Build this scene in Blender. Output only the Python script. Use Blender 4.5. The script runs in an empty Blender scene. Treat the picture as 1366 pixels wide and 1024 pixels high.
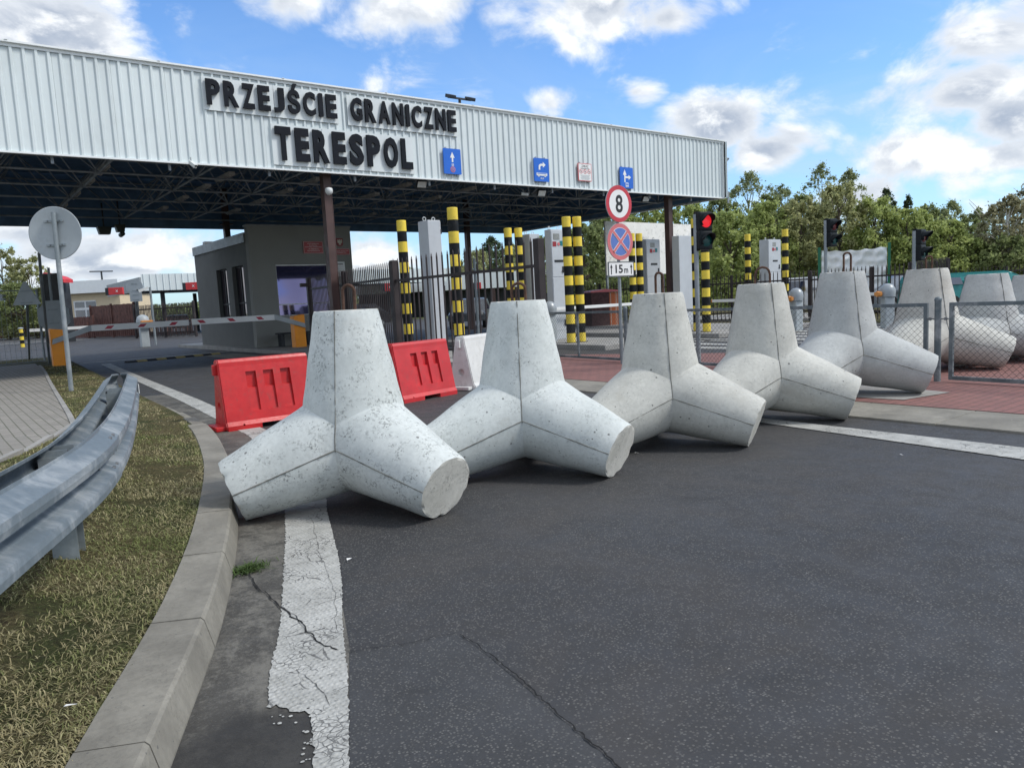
import bpy, bmesh, math, random
import numpy as np
from mathutils import Vector, Matrix
rnd = random.Random(7)
S = bpy.context.scene
COL = S.collection
PI = math.pi
R = math.radians

# ------------------------------------------------------------------ camera (x = along the canopy front, y = through the crossing)
F = 1000.0; PW = 1366; PH = 1024; EYE = 1.3
CAM = Vector((-1.39, -16.89, EYE))
U2 = np.array([0.7929, 0.6093]); N2 = np.array([-0.6093, 0.7929])
pt_, rl_ = R(6.45), R(3.0)
f_ = np.array([0, math.cos(pt_), -math.sin(pt_)]); r0 = np.array([1., 0, 0]); u0 = np.cross(r0, f_)
r_ = r0*math.cos(rl_) - u0*math.sin(rl_); u_ = u0*math.cos(rl_) + r0*math.sin(rl_)
def tow(v): return Vector((float(v[:2] @ U2), float(v[:2] @ N2), float(v[2])))
fw, rt, upv = tow(f_), tow(r_), tow(u_)
def ray(x, y): return fw*F + rt*(x-PW/2) - upv*(y-PH/2)
def onz(x, y, z=0.0):
    d = ray(x, y); return CAM + d*((z-EYE)/d.z)
def onb(x, y, b):
    d = ray(x, y); return CAM + d*((b-CAM.y)/d.y)
def ona(x, y, a):
    d = ray(x, y); return CAM + d*((a-CAM.x)/d.x)
def dep(x, y, Y):
    v = f_*F + r_*(x-PW/2) - u_*(y-PH/2); v = v*(Y/v[1]); return CAM + tow(v)
cam = bpy.data.objects.new('camera', bpy.data.cameras.new('camera')); COL.objects.link(cam)
cam.data.sensor_width = 36; cam.data.lens = 36*F/PW; cam.data.clip_end = 6000; cam.data.clip_start = 0.05
M = Matrix((( rt.x, upv.x, -fw.x, CAM.x), (rt.y, upv.y, -fw.y, CAM.y), (rt.z, upv.z, -fw.z, CAM.z), (0, 0, 0, 1)))
cam.matrix_world = M
S.camera = cam

# ------------------------------------------------------------------ materials
MATS = {}
def nt(name):
    m = bpy.data.materials.new(name); m.use_nodes = True; t = m.node_tree; t.nodes.clear()
    o = t.nodes.new('ShaderNodeOutputMaterial'); b = t.nodes.new('ShaderNodeBsdfPrincipled')
    t.links.new(b.outputs[0], o.inputs[0]); return m, t, b
def N(t, kind, **kw):
    n = t.nodes.new('ShaderNode'+kind)
    for k, v in kw.items():
        if k.startswith('i_'):
            key = k[2:]; key = int(key) if key.isdigit() else key
            n.inputs[key].default_value = v
        else: setattr(n, k, v)
    return n
def L(t, a, b): t.links.new(a, b)
def val(t, op, a, b=None, c=None, clamp=False):
    n = t.nodes.new('ShaderNodeMath'); n.operation = op; n.use_clamp = clamp
    for i, x in enumerate((a, b, c)):
        if x is None: continue
        if isinstance(x, (int, float)): n.inputs[i].default_value = x
        else: t.links.new(x, n.inputs[i])
    return n.outputs[0]
def mixc(t, fac, a, b, mode='MIX'):
    n = t.nodes.new('ShaderNodeMix'); n.data_type = 'RGBA'; n.blend_type = mode; n.clamp_factor = True
    for s, x in ((0, fac), (6, a), (7, b)):
        if isinstance(x, (int, float)): n.inputs[s].default_value = x
        elif isinstance(x, (tuple, list)): n.inputs[s].default_value = (*x[:3], 1)
        else: t.links.new(x, n.inputs[s])
    return n.outputs[2]
def ramp(t, v, lo, hi, a=0.0, b=1.0, smooth=True):
    n = t.nodes.new('ShaderNodeMapRange'); n.interpolation_type = 'SMOOTHSTEP' if smooth else 'LINEAR'
    n.inputs[1].default_value = lo; n.inputs[2].default_value = hi; n.inputs[3].default_value = a; n.inputs[4].default_value = b
    t.links.new(v, n.inputs[0]); return n.outputs[0]
def noise(t, vec, scale, detail=4, rough=.55, dist=0.0):
    n = t.nodes.new('ShaderNodeTexNoise'); n.inputs['Scale'].default_value = scale; n.inputs['Detail'].default_value = detail
    n.inputs['Roughness'].default_value = rough; n.inputs['Distortion'].default_value = dist
    if vec is not None: t.links.new(vec, n.inputs['Vector'])
    return n.outputs[0]
def vor(t, vec, scale, feature='F1', rand=1.0):
    n = t.nodes.new('ShaderNodeTexVoronoi'); n.feature = feature; n.inputs['Scale'].default_value = scale
    n.inputs['Randomness'].default_value = rand
    if vec is not None: t.links.new(vec, n.inputs['Vector'])
    return n
def coords(t, obj=True):
    n = t.nodes.new('ShaderNodeTexCoord'); return n.outputs['Object' if obj else 'Generated']
def wcoords(t):
    return t.nodes.new('ShaderNodeNewGeometry').outputs['Position']
def bump(t, b, h, strength, dist):
    n = t.nodes.new('ShaderNodeBump'); n.inputs['Strength'].default_value = strength; n.inputs['Distance'].default_value = dist
    t.links.new(h, n.inputs['Height']); t.links.new(n.outputs[0], b.inputs['Normal'])
def pm(name, col, rough=.6, metal=0.0, var=.12, vs=3.0, dirt=None, dirtamt=.3, bmp=0.0, bs=60, emit=0, world=True, spec=None):
    """painted / plain material with a little colour variation, dirt and surface bump"""
    if name in MATS: return MATS[name]
    m, t, b = nt(name); p = wcoords(t) if world else coords(t)
    n1 = noise(t, p, vs, 6, .6)
    c = mixc(t, ramp(t, n1, .3, .7), tuple(x*(1-var) for x in col), tuple(min(1, x*(1+var)) for x in col))
    if dirt:
        n2 = noise(t, p, vs*2.7, 8, .7, .5)
        c = mixc(t, ramp(t, n2, .5, .75, 0, dirtamt), c, dirt)
    L(t, c, b.inputs['Base Color']); b.inputs['Roughness'].default_value = rough; b.inputs['Metallic'].default_value = metal
    if spec is not None: b.inputs['Specular IOR Level'].default_value = spec
    rr = ramp(t, noise(t, p, vs*4, 5), .3, .7, max(0, rough-.08), min(1, rough+.1)); L(t, rr, b.inputs['Roughness'])
    if bmp: bump(t, b, noise(t, p, bs, 5), bmp, .01)
    if emit:
        b.inputs['Emission Color'].default_value = (*col, 1); b.inputs['Emission Strength'].default_value = emit
    MATS[name] = m; return m

def m_concrete(name, light, dark, speck=.5, warm=0, seed=0.0, pit=1.0):
    m, t, b = nt(name); pit *= 1.35; speck *= .95
    tc = coords(t); oi = t.nodes.new('ShaderNodeObjectInfo')
    ad = t.nodes.new('ShaderNodeVectorMath'); ad.operation = 'ADD'
    cmb = t.nodes.new('ShaderNodeCombineXYZ'); L(t, val(t, 'MULTIPLY', oi.outputs['Random'], 40.0), cmb.inputs[0]); cmb.inputs[1].default_value = seed
    L(t, tc, ad.inputs[0]); L(t, cmb.outputs[0], ad.inputs[1]); p = ad.outputs[0]
    big = noise(t, p, 2.2, 6, .6, .4)
    c = mixc(t, ramp(t, big, .32, .68), dark, light)
    fine = noise(t, p, 34, 8, .7)
    c = mixc(t, ramp(t, fine, .35, .7, .0, .35), c, tuple(x*.72 for x in dark))
    # mottled grey specks
    v = vor(t, p, 26); sp = noise(t, p, 9, 5, .65)
    f = val(t, 'MULTIPLY', ramp(t, noise(t, p, 58, 4, .75), .50, .60), ramp(t, sp, .42, .66))
    c = mixc(t, val(t, 'MULTIPLY', f, speck, clamp=True), c, tuple(x*.42 for x in dark))
    # stains, warm washes
    st = noise(t, p, 1.1, 7, .7, 1.5)
    c = mixc(t, ramp(t, st, .56, .72, 0, .4), c, (.36, .34, .29))
    mp = t.nodes.new('ShaderNodeMapping'); mp.inputs['Scale'].default_value = (9, 9, .8); L(t, p, mp.inputs[0])
    sk = noise(t, mp.outputs[0], 1.0, 6, .65, .6); c = mixc(t, ramp(t, sk, .55, .78, 0, .3), c, tuple(x*.6 for x in dark))
    mq = t.nodes.new('ShaderNodeMapping'); mq.inputs['Scale'].default_value = (1, 1, 2.2); L(t, p, mq.inputs[0])
    c = mixc(t, ramp(t, noise(t, mq.outputs[0], 4.2, 6, .7, .8), .66, .70, 0, .38), c, tuple(x*.62 for x in dark))
    c = mixc(t, ramp(t, noise(t, p, 7.5, 7, .75, 1.2), .64, .72, 0, .45), c, tuple(min(1, x*1.18) for x in light))
    # air voids
    v1 = vor(t, p, 17); size = noise(t, p, 60, 2)
    pits = val(t, 'LESS_THAN', v1.outputs['Distance'], val(t, 'MULTIPLY', ramp(t, v1.outputs['Color'], .45, 1.0), .13*pit))
    v2 = vor(t, p, 47); pits2 = val(t, 'LESS_THAN', v2.outputs['Distance'], val(t, 'MULTIPLY', ramp(t, v2.outputs['Color'], .55, 1.0), .17*pit))
    pt = val(t, 'MAXIMUM', pits, pits2)
    c = mixc(t, val(t, 'MULTIPLY', pt, .75), c, (.10, .10, .095))
    L(t, c, b.inputs['Base Color']); b.inputs['Roughness'].default_value = .78; b.inputs['Specular IOR Level'].default_value = .3
    h = val(t, 'SUBTRACT', val(t, 'MULTIPLY', fine, .5), val(t, 'MULTIPLY', pt, .9))
    h = val(t, 'ADD', h, val(t, 'MULTIPLY', sp, .6))
    bump(t, b, h, .5, .006)
    MATS[name] = m; return m

def m_asphalt(name, base, agg=.25, lane=True, coarse=1.0, warm=.0, dust=0.0):
    m, t, b = nt(name); p = wcoords(t)
    n1 = noise(t, p, .55, 7, .65, .4); n2 = noise(t, p, 5, 6, .6); n3 = noise(t, p, 120*coarse, 4, .8)
    c = mixc(t, ramp(t, n1, .3, .7), tuple(x*.82 for x in base), tuple(x*1.2 for x in base))
    c = mixc(t, ramp(t, n2, .3, .75, 0, .4), c, tuple(x*.7 for x in base))
    c = mixc(t, ramp(t, n3, .5, .72, 0, .55), c, tuple(x*.3 for x in base))
    v = vor(t, p, 95*coarse); st = val(t, 'MULTIPLY', val(t, 'LESS_THAN', v.outputs['Distance'], .40), ramp(t, v.outputs['Color'], .25, .95))
    c = mixc(t, val(t, 'MULTIPLY', st, agg*1.3), c, (.15, .147, .138))
    v3 = vor(t, p, 38*coarse); s3 = val(t, 'MULTIPLY', val(t, 'LESS_THAN', v3.outputs['Distance'], .13), ramp(t, v3.outputs['Color'], .82, .95))
    c = mixc(t, val(t, 'MULTIPLY', s3, agg*1.4, clamp=True), c, (.36, .35, .33))
    if dust:
        dn = val(t, 'ADD', val(t, 'MULTIPLY', noise(t, p, 3.1, 8, .75, .5), .65), val(t, 'MULTIPLY', noise(t, p, 38, 6, .8), .35)); c = mixc(t, ramp(t, dn, .44, .60, 0, dust), c, (.19, .18, .155))
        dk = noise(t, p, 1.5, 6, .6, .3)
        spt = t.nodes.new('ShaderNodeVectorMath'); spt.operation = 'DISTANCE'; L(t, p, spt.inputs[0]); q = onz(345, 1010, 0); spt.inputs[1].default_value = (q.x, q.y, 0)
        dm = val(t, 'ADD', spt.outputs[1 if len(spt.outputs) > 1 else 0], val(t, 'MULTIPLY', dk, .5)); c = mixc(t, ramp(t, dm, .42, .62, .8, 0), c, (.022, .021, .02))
    if warm:
        c = mixc(t, val(t, 'MULTIPLY', ramp(t, noise(t, p, .9, 5, .6, 1.0), .4, .7), warm), c, (.085, .07, .055))
    mpw = t.nodes.new('ShaderNodeMapping'); mpw.inputs['Scale'].default_value = (1.3, .12, 1); mpw.inputs['Rotation'].default_value = (0, 0, .12); L(t, p, mpw.inputs[0])
    c = mixc(t, ramp(t, noise(t, mpw.outputs[0], 1, 5, .6, .3), .48, .68, 0, .35), c, tuple(x*1.5 for x in base))
    c = mixc(t, ramp(t, noise(t, p, 1.9, 3, .5, .6), .66, .76, 0, .5), c, tuple(x*.55 for x in base))
    L(t, c, b.inputs['Base Color']); L(t, ramp(t, n2, .3, .7, .62, .8), b.inputs['Roughness']); b.inputs['Specular IOR Level'].default_value = .42
    h = val(t, 'ADD', val(t, 'MULTIPLY', n3, .8), val(t, 'MULTIPLY', st, .4)); bump(t, b, h, .7, .004)
    MATS[name] = m; return m

def m_roadpaint(name, dimple=True, worn=.5):
    m, t, b = nt(name); p = wcoords(t)
    n1 = noise(t, p, 6, 6, .65, .3)
    c = mixc(t, ramp(t, n1, .35, .7), (.34, .34, .315), (.50, .50, .47))
    # alligator cracks, strongest in patches
    wp = t.nodes.new('ShaderNodeVectorMath'); wp.operation = 'MULTIPLY_ADD'
    nn = t.nodes.new('ShaderNodeTexNoise'); nn.inputs['Scale'].default_value = 9; L(t, p, nn.inputs['Vector'])
    L(t, nn.outputs[1], wp.inputs[0]); wp.inputs[1].default_value = (.09, .09, .0); L(t, p, wp.inputs[2])
    e1 = vor(t, wp.outputs[0], 34, 'DISTANCE_TO_EDGE'); e2 = vor(t, wp.outputs[0], 6, 'DISTANCE_TO_EDGE')
    pa = ramp(t, noise(t, p, 3.0, 4, .6), .52, .66)
    cr = val(t, 'MULTIPLY', val(t, 'LESS_THAN', e1.outputs['Distance'], val(t, 'MULTIPLY', pa, .075)), 1.0)
    cr2 = val(t, 'LESS_THAN', e2.outputs['Distance'], val(t, 'MULTIPLY', ramp(t, noise(t, p, 5, 3), .45, .65), .018))
    cr = val(t, 'MAXIMUM', cr, cr2)
    wear = val(t, 'MULTIPLY', ramp(t, noise(t, p, 28, 8, .8), .58, .66), worn)
    k = val(t, 'MAXIMUM', cr, wear, clamp=True)
    c = mixc(t, val(t, 'MULTIPLY', k, .85), c, (.06, .06, .058))
    h = val(t, 'MULTIPLY', k, -1.0)
    if dimple:
        d = vor(t, p, 44, 'F1', .35); dd = ramp(t, d.outputs['Distance'], .1, .5, 1.0, 0)
        c = mixc(t, ramp(t, dd, .0, .6, .3, 0), c, (.30, .30, .285)); h = val(t, 'ADD', h, val(t, 'MULTIPLY', dd, .9))
    L(t, c, b.inputs['Base Color']); b.inputs['Roughness'].default_value = .7
    bump(t, b, h, .8, .004); MATS[name] = m; return m

def m_brick(name, c1, c2, mort, w, h, rough=.85, rot=0.0, bmp=.4, off=.5):
    m, t, b = nt(name); p = wcoords(t)
    mp = t.nodes.new('ShaderNodeMapping'); mp.inputs['Rotation'].default_value = (0, 0, rot); L(t, p, mp.inputs[0])
    br = t.nodes.new('ShaderNodeTexBrick'); L(t, mp.outputs[0], br.inputs['Vector']); br.offset = off
    br.inputs['Color1'].default_value = (*c1, 1); br.inputs['Color2'].default_value = (*c2, 1); br.inputs['Mortar'].default_value = (*mort, 1)
    br.inputs['Scale'].default_value = 1; br.inputs['Brick Width'].default_value = w; br.inputs['Row Height'].default_value = h
    br.inputs['Mortar Size'].default_value = .006; br.inputs['Bias'].default_value = 0
    c = mixc(t, ramp(t, noise(t, p, 1.2, 8, .7, .4), .35, .7, 0, .45), br.outputs[0], tuple(x*.65 for x in c1))
    c = mixc(t, ramp(t, noise(t, p, 60, 5, .7), .4, .7, 0, .35), c, tuple(x*.6 for x in c2))
    c = mixc(t, ramp(t, noise(t, p, 3.5, 8, .75, 1.), .62, .7, 0, .6), c, (.16, .15, .12))
    L(t, c, b.inputs['Base Color']); b.inputs['Roughness'].default_value = rough
    bump(t, b, val(t, 'SUBTRACT', val(t, 'MULTIPLY', noise(t, p, 90, 4), .3), br.outputs[1]), bmp, .006)
    MATS[name] = m; return m

def m_soil():
    m, t, b = nt('soil_turf'); p = wcoords(t)
    c = mixc(t, ramp(t, noise(t, p, 1.6, 8, .7, .6), .38, .62), (.075, .095, .035), (.20, .165, .085))
    c = mixc(t, ramp(t, noise(t, p, 45, 7, .8), .35, .7), c, (.045, .04, .024))
    c = mixc(t, ramp(t, noise(t, p, 3.3, 6, .7, .8), .6, .7, 0, .7), c, (.055, .04, .028))
    L(t, c, b.inputs['Base Color']); b.inputs['Roughness'].default_value = 1; b.inputs['Specular IOR Level'].default_value = .1
    bump(t, b, noise(t, p, 60, 8, .8), 1.0, .03); MATS['soil'] = m; return m

def m_attr(name, rough=.6, trans=.0, attr='col', spec=.25):
    m, t, b = nt(name); a = t.nodes.new('ShaderNodeAttribute'); a.attribute_name = attr
    L(t, a.outputs[0], b.inputs['Base Color']); b.inputs['Roughness'].default_value = rough; b.inputs['Specular IOR Level'].default_value = spec
    if trans:
        o = [n for n in t.nodes if n.bl_idname == 'ShaderNodeOutputMaterial'][0]
        tr = t.nodes.new('ShaderNodeBsdfTranslucent'); mx = t.nodes.new('ShaderNodeMixShader'); mx.inputs[0].default_value = trans
        L(t, a.outputs[0], tr.inputs[0]); L(t, b.outputs[0], mx.inputs[1]); L(t, tr.outputs[0], mx.inputs[2]); L(t, mx.outputs[0], o.inputs[0])
    MATS[name] = m; return m

def m_galv(name, base=(.33, .37, .40), rough=.42, metal=.55, streak=True):
    m, t, b = nt(name); p = wcoords(t)
    v = vor(t, p, 55); c = mixc(t, val(t, 'MULTIPLY', ramp(t, v.outputs['Color'], 0, 1), .35), base, tuple(x*.7 for x in base))
    n = noise(t, p, 3, 7, .7, .6); c = mixc(t, ramp(t, n, .45, .7, 0, .45), c, (.52, .54, .55))
    mp = t.nodes.new('ShaderNodeMapping'); mp.inputs['Scale'].default_value = (3, 3, 26); L(t, p, mp.inputs[0])
    c = mixc(t, ramp(t, noise(t, mp.outputs[0], 1, 6, .7), .6, .75, 0, .5), c, tuple(x*.5 for x in base))
    L(t, c, b.inputs['Base Color']); b.inputs['Metallic'].default_value = metal
    L(t, ramp(t, n, .3, .7, rough-.08, rough+.15), b.inputs['Roughness']); bump(t, b, noise(t, p, 25, 5), .12, .01)
    MATS[name] = m; return m

def m_glass_dark(name, col=(.02, .03, .06), rough=.05, metal=0.0):
    m, t, b = nt(name); b.inputs['Base Color'].default_value = (*col, 1); b.inputs['Roughness'].default_value = rough
    b.inputs['Specular IOR Level'].default_value = 1.0; b.inputs['IOR'].default_value = 1.7; b.inputs['Metallic'].default_value = metal; MATS[name] = m; return m

CON1 = m_concrete('cast_concrete_mottled', (.68, .71, .69), (.54, .575, .56), 1.0, pit=1.1)
CON2 = m_concrete('cast_concrete_pale', (.65, .68, .66), (.52, .555, .54), .55, seed=5, pit=.95)
CON3 = m_concrete('cast_concrete_warm', (.57, .57, .525), (.45, .45, .415), .3, seed=9, pit=1.0)
CON4 = m_concrete('cast_concrete_grey', (.50, .52, .51), (.385, .40, .395), .3, seed=13, pit=.9)
CAPM = m_concrete('trowelled_end', (.64, .63, .58), (.48, .475, .43), .7, seed=3, pit=.5)
SEAM = pm('mould_seam', (.20, .20, .18), .9, var=.4, vs=12, world=False)
RUST = pm('rusty_rebar', (.085, .045, .03), .8, .3, var=.4, vs=30)
KERB = m_concrete('kerb_concrete', (.28, .265, .225), (.18, .17, .145), .3, seed=21, pit=.8)
SLAB = m_concrete('island_concrete', (.36, .35, .33), (.27, .265, .25), .4, seed=22, pit=.6)
ASPH = m_asphalt('asphalt', (.040, .041, .0435), .62, warm=.2)
GUTT = m_asphalt('gutter_asphalt', (.068, .064, .056), .35, dust=.75)
PATC = m_asphalt('patch_asphalt', (.047, .048, .050), .62, coarse=1.05)
PAINTL = m_roadpaint('road_paint_cracked', True, .75)
PAINTR = m_roadpaint('road_paint_profiled', True, .25)
REDP = m_brick('red_pavers', (.255, .115, .10), (.21, .10, .09), (.09, .06, .05), .20, .10, rot=R(0))
GREYP = m_brick('grey_pavers', (.30, .28, .25), (.24, .225, .20), (.08, .085, .05), .2, .1, rot=R(90))
SOIL = m_soil()
GRASS = m_attr('grass_blades', .7, .25)
LEAF = m_attr('leaves', .6, .5)
LEAF2 = LEAF
BARK = pm('bark', (.11, .09, .07), .95, var=.35, vs=8, bmp=.6, bs=30)
BIRCH = pm('birch_bark', (.55, .53, .49), .8, var=.25, vs=6, dirt=(.05, .05, .05), dirtamt=.7)
GALV = m_galv('galvanised_steel', (.15, .185, .21), .58, .12); GALV2 = m_galv('galvanised_post', (.27, .31, .33), .5, .4)
GREYSIGN = pm('sign_back_grey', (.37, .41, .43), .5, .0, var=.08, dirt=(.2, .2, .2))
BOLT = pm('bolt_steel', (.16, .17, .18), .5, .7)
WHITESHEET = pm('fascia_sheet_white', (.62, .68, .69), .42, 0, var=.035, vs=1.3, dirt=(.45, .48, .46), dirtamt=.25)
def m_sheet(name, col):
    m, t, b = nt(name); p = wcoords(t); sp = t.nodes.new('ShaderNodeSeparateXYZ'); L(t, p, sp.inputs[0])
    k = val(t, 'FLOOR', val(t, 'DIVIDE', sp.outputs[0], 1.0)); wn = t.nodes.new('ShaderNodeTexWhiteNoise'); wn.noise_dimensions = '1D'; L(t, k, wn.inputs['W'])
    c = mixc(t, wn.outputs[0], tuple(x*.95 for x in col), tuple(min(1, x*1.03) for x in col))
    mp = t.nodes.new('ShaderNodeMapping'); mp.inputs['Scale'].default_value = (7, 7, .45); L(t, p, mp.inputs[0]); st = noise(t, mp.outputs[0], 1, 7, .7, .4)
    c = mixc(t, ramp(t, st, .52, .78, 0, .34), c, (.33, .36, .35)); c = mixc(t, ramp(t, noise(t, p, 1.4, 6, .65), .5, .75, 0, .2), c, (.42, .46, .46))
    fr = val(t, 'FRACT', val(t, 'DIVIDE', sp.outputs[0], 1.0)); c = mixc(t, val(t, 'MULTIPLY', val(t, 'LESS_THAN', fr, .010), .5), c, (.2, .22, .23))
    L(t, c, b.inputs['Base Color']); b.inputs['Roughness'].default_value = .42; bump(t, b, noise(t, p, 2.5, 3), .25, .02); MATS[name] = m; return m
WHITESHEET = m_sheet('fascia_sheet', (.66, .725, .735))
WHITETRIM = pm('flashing_white', (.80, .83, .83), .4, var=.03)
NAVY = pm('letter_navy', (.005, .007, .012), .45, var=.2, spec=.18)
BACKP = pm('letter_backing', (.67, .72, .73), .45, var=.03)
DARKST = pm('dark_steel', (.035, .04, .047), .6, .2, var=.3)
TRUSS = pm('truss_steel', (.26, .29, .32), .55, .2, var=.3)
DECK = pm('canopy_deck', (.10, .18, .29), .85, var=.2)
BROWNST = pm('brown_column', (.075, .042, .038), .5, .1, var=.15)
FENCEB = pm('fence_brown_black', (.035, .027, .028), .55, .2, var=.3)
TUBEM = pm('tube_fitting', (.42, .41, .38), .5, var=.2, vs=5)
LAMPM = pm('floodlight_glass', (.65, .66, .64), .25, var=.1)
GREYW = pm('render_grey_shaded', (.145, .15, .145), .9, var=.06, vs=1.2, bmp=.3, bs=120)  # booth side walls: the shade under the canopy is put into this grey
GREYL = pm('render_grey_lit', (.27, .275, .255), .9, var=.06, vs=1.2, bmp=.3, bs=120)  # same render, paler: the light on the booth front is put into the colour
CAPZ = pm('parapet_cap', (.24, .25, .26), .5, .3)
GLASS = m_glass_dark('booth_glass', (.16, .15, .30), .04, .75)  # violet tint puts the reflected sky into the pane colour
GLASSD = m_glass_dark('dark_glass')
WHITEF = pm('white_frame', (.75, .77, .77), .4, var=.05)
YEL = pm('pole_yellow', (.82, .62, .06), .45, var=.08, dirt=(.35, .26, .08), dirtamt=.45)
YEL2 = YEL
BLK = pm('pole_black', (.010, .012, .014), .5, var=.25, spec=.18, dirt=(.07, .07, .065), dirtamt=.5)
CABM = pm('cabinet_grey', (.50, .53, .56), .4, .1, var=.05, dirt=(.35, .36, .37), dirtamt=.25)
CABW = pm('cabinet_light', (.70, .72, .73), .4, .1, var=.04)
BLUE = pm('sign_blue', (.008, .13, .60), .35, var=.06)
SWHITE = pm('sign_white', (.80, .81, .80), .35, var=.03)
SRED = pm('sign_red', (.52, .035, .055), .35, var=.08)
SREDF = pm('sign_red_faded', (.60, .16, .17), .4, var=.08)
SBLUEF = pm('sign_blue_faded', (.10, .18, .48), .4, var=.08)
SBLACK = pm('sign_black', (.015, .016, .018), .4, var=.1)
PLASR = pm('barrier_red_plastic', (.52, .014, .016), .38, var=.10, vs=5, dirt=(.22, .06, .05), dirtamt=.55, bmp=.08, bs=25)
PLASR2 = pm('barrier_red_plastic_faded', (.54, .026, .032), .45, var=.10, vs=5, dirt=(.25, .08, .07), dirtamt=.5, bmp=.08, bs=25)
PLASW = pm('barrier_white_plastic', (.66, .66, .64), .5, var=.06, vs=5, dirt=(.3, .29, .26), dirtamt=.4)
ORANGE = pm('orange_paint', (.95, .33, .012), .4, var=.06)
ORANGE2 = pm('orange_joint', (.60, .24, .05), .5, var=.2)
ARMW = pm('arm_white', (.76, .77, .76), .4, var=.04)
ARMR = pm('arm_red', (.42, .03, .06), .4, var=.1)
TLB = pm('signal_black', (.008, .012, .015), .45, var=.2, spec=.2)
MSTRIPE = pm('bump_black', (.03, .03, .03), .8)
BUMPY = pm('bump_yellow', (.45, .36, .14), .8, var=.2)
WOODF = pm('brown_board_fence', (.12, .055, .045), .8, var=.3, vs=4)
BEIGE = pm('beige_render', (.66, .55, .38), .9, var=.04)
ROOFR = pm('red_panel', (.60, .04, .045), .5, var=.1)
TARP = pm('white_tarp', (.82, .84, .84), .6, var=.08, vs=2)
TEAL = pm('teal_paint', (.02, .20, .20), .3, .2, var=.1)
GREENP = pm('green_post', (.01, .14, .07), .5)
TYRE = pm('tyre', (.02, .02, .02), .8)
CARW = pm('car_white', (.7, .71, .72), .3)
WIRE = pm('wire_dark', (.05, .055, .06), .5, .4)
FRAMEM = m_galv('fence_frame_grey', (.11, .14, .155), .5, .3)
STONE = pm('peeling_white_board', (.84, .83, .79), .8, var=.06, vs=2, dirt=(.34, .35, .32), dirtamt=.9)
BRICKO = pm('orange_brick', (.42, .12, .05), .85, var=.4, vs=14)
CRACK = pm('crack_dark', (.008, .008, .008), 1)
PAPERM = pm('paper', (.75, .75, .73), .8)
DOME = pm('camera_plastic', (.62, .64, .63), .35)
CREST = pm('crest_red', (.28, .04, .05), .5); CRESTW = pm('crest_eagle', (.62, .60, .50), .5)
def m_lens(name, col, e):
    m, t, b = nt(name); b.inputs['Base Color'].default_value = (*col, 1); b.inputs['Roughness'].default_value = .25
    if e: b.inputs['Emission Color'].default_value = (*col, 1); b.inputs['Emission Strength'].default_value = e
    v = vor(t, coords(t), 90); bump(t, b, v.outputs[0], .4, .004); MATS[name] = m; return m
LRED = m_lens('lens_red_lit', (.75, .02, .03), .55); LREDO = m_lens('lens_red_off', (.13, .01, .015), 0); LGRN = m_lens('lens_green_off', (.005, .07, .07), 0)

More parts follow.
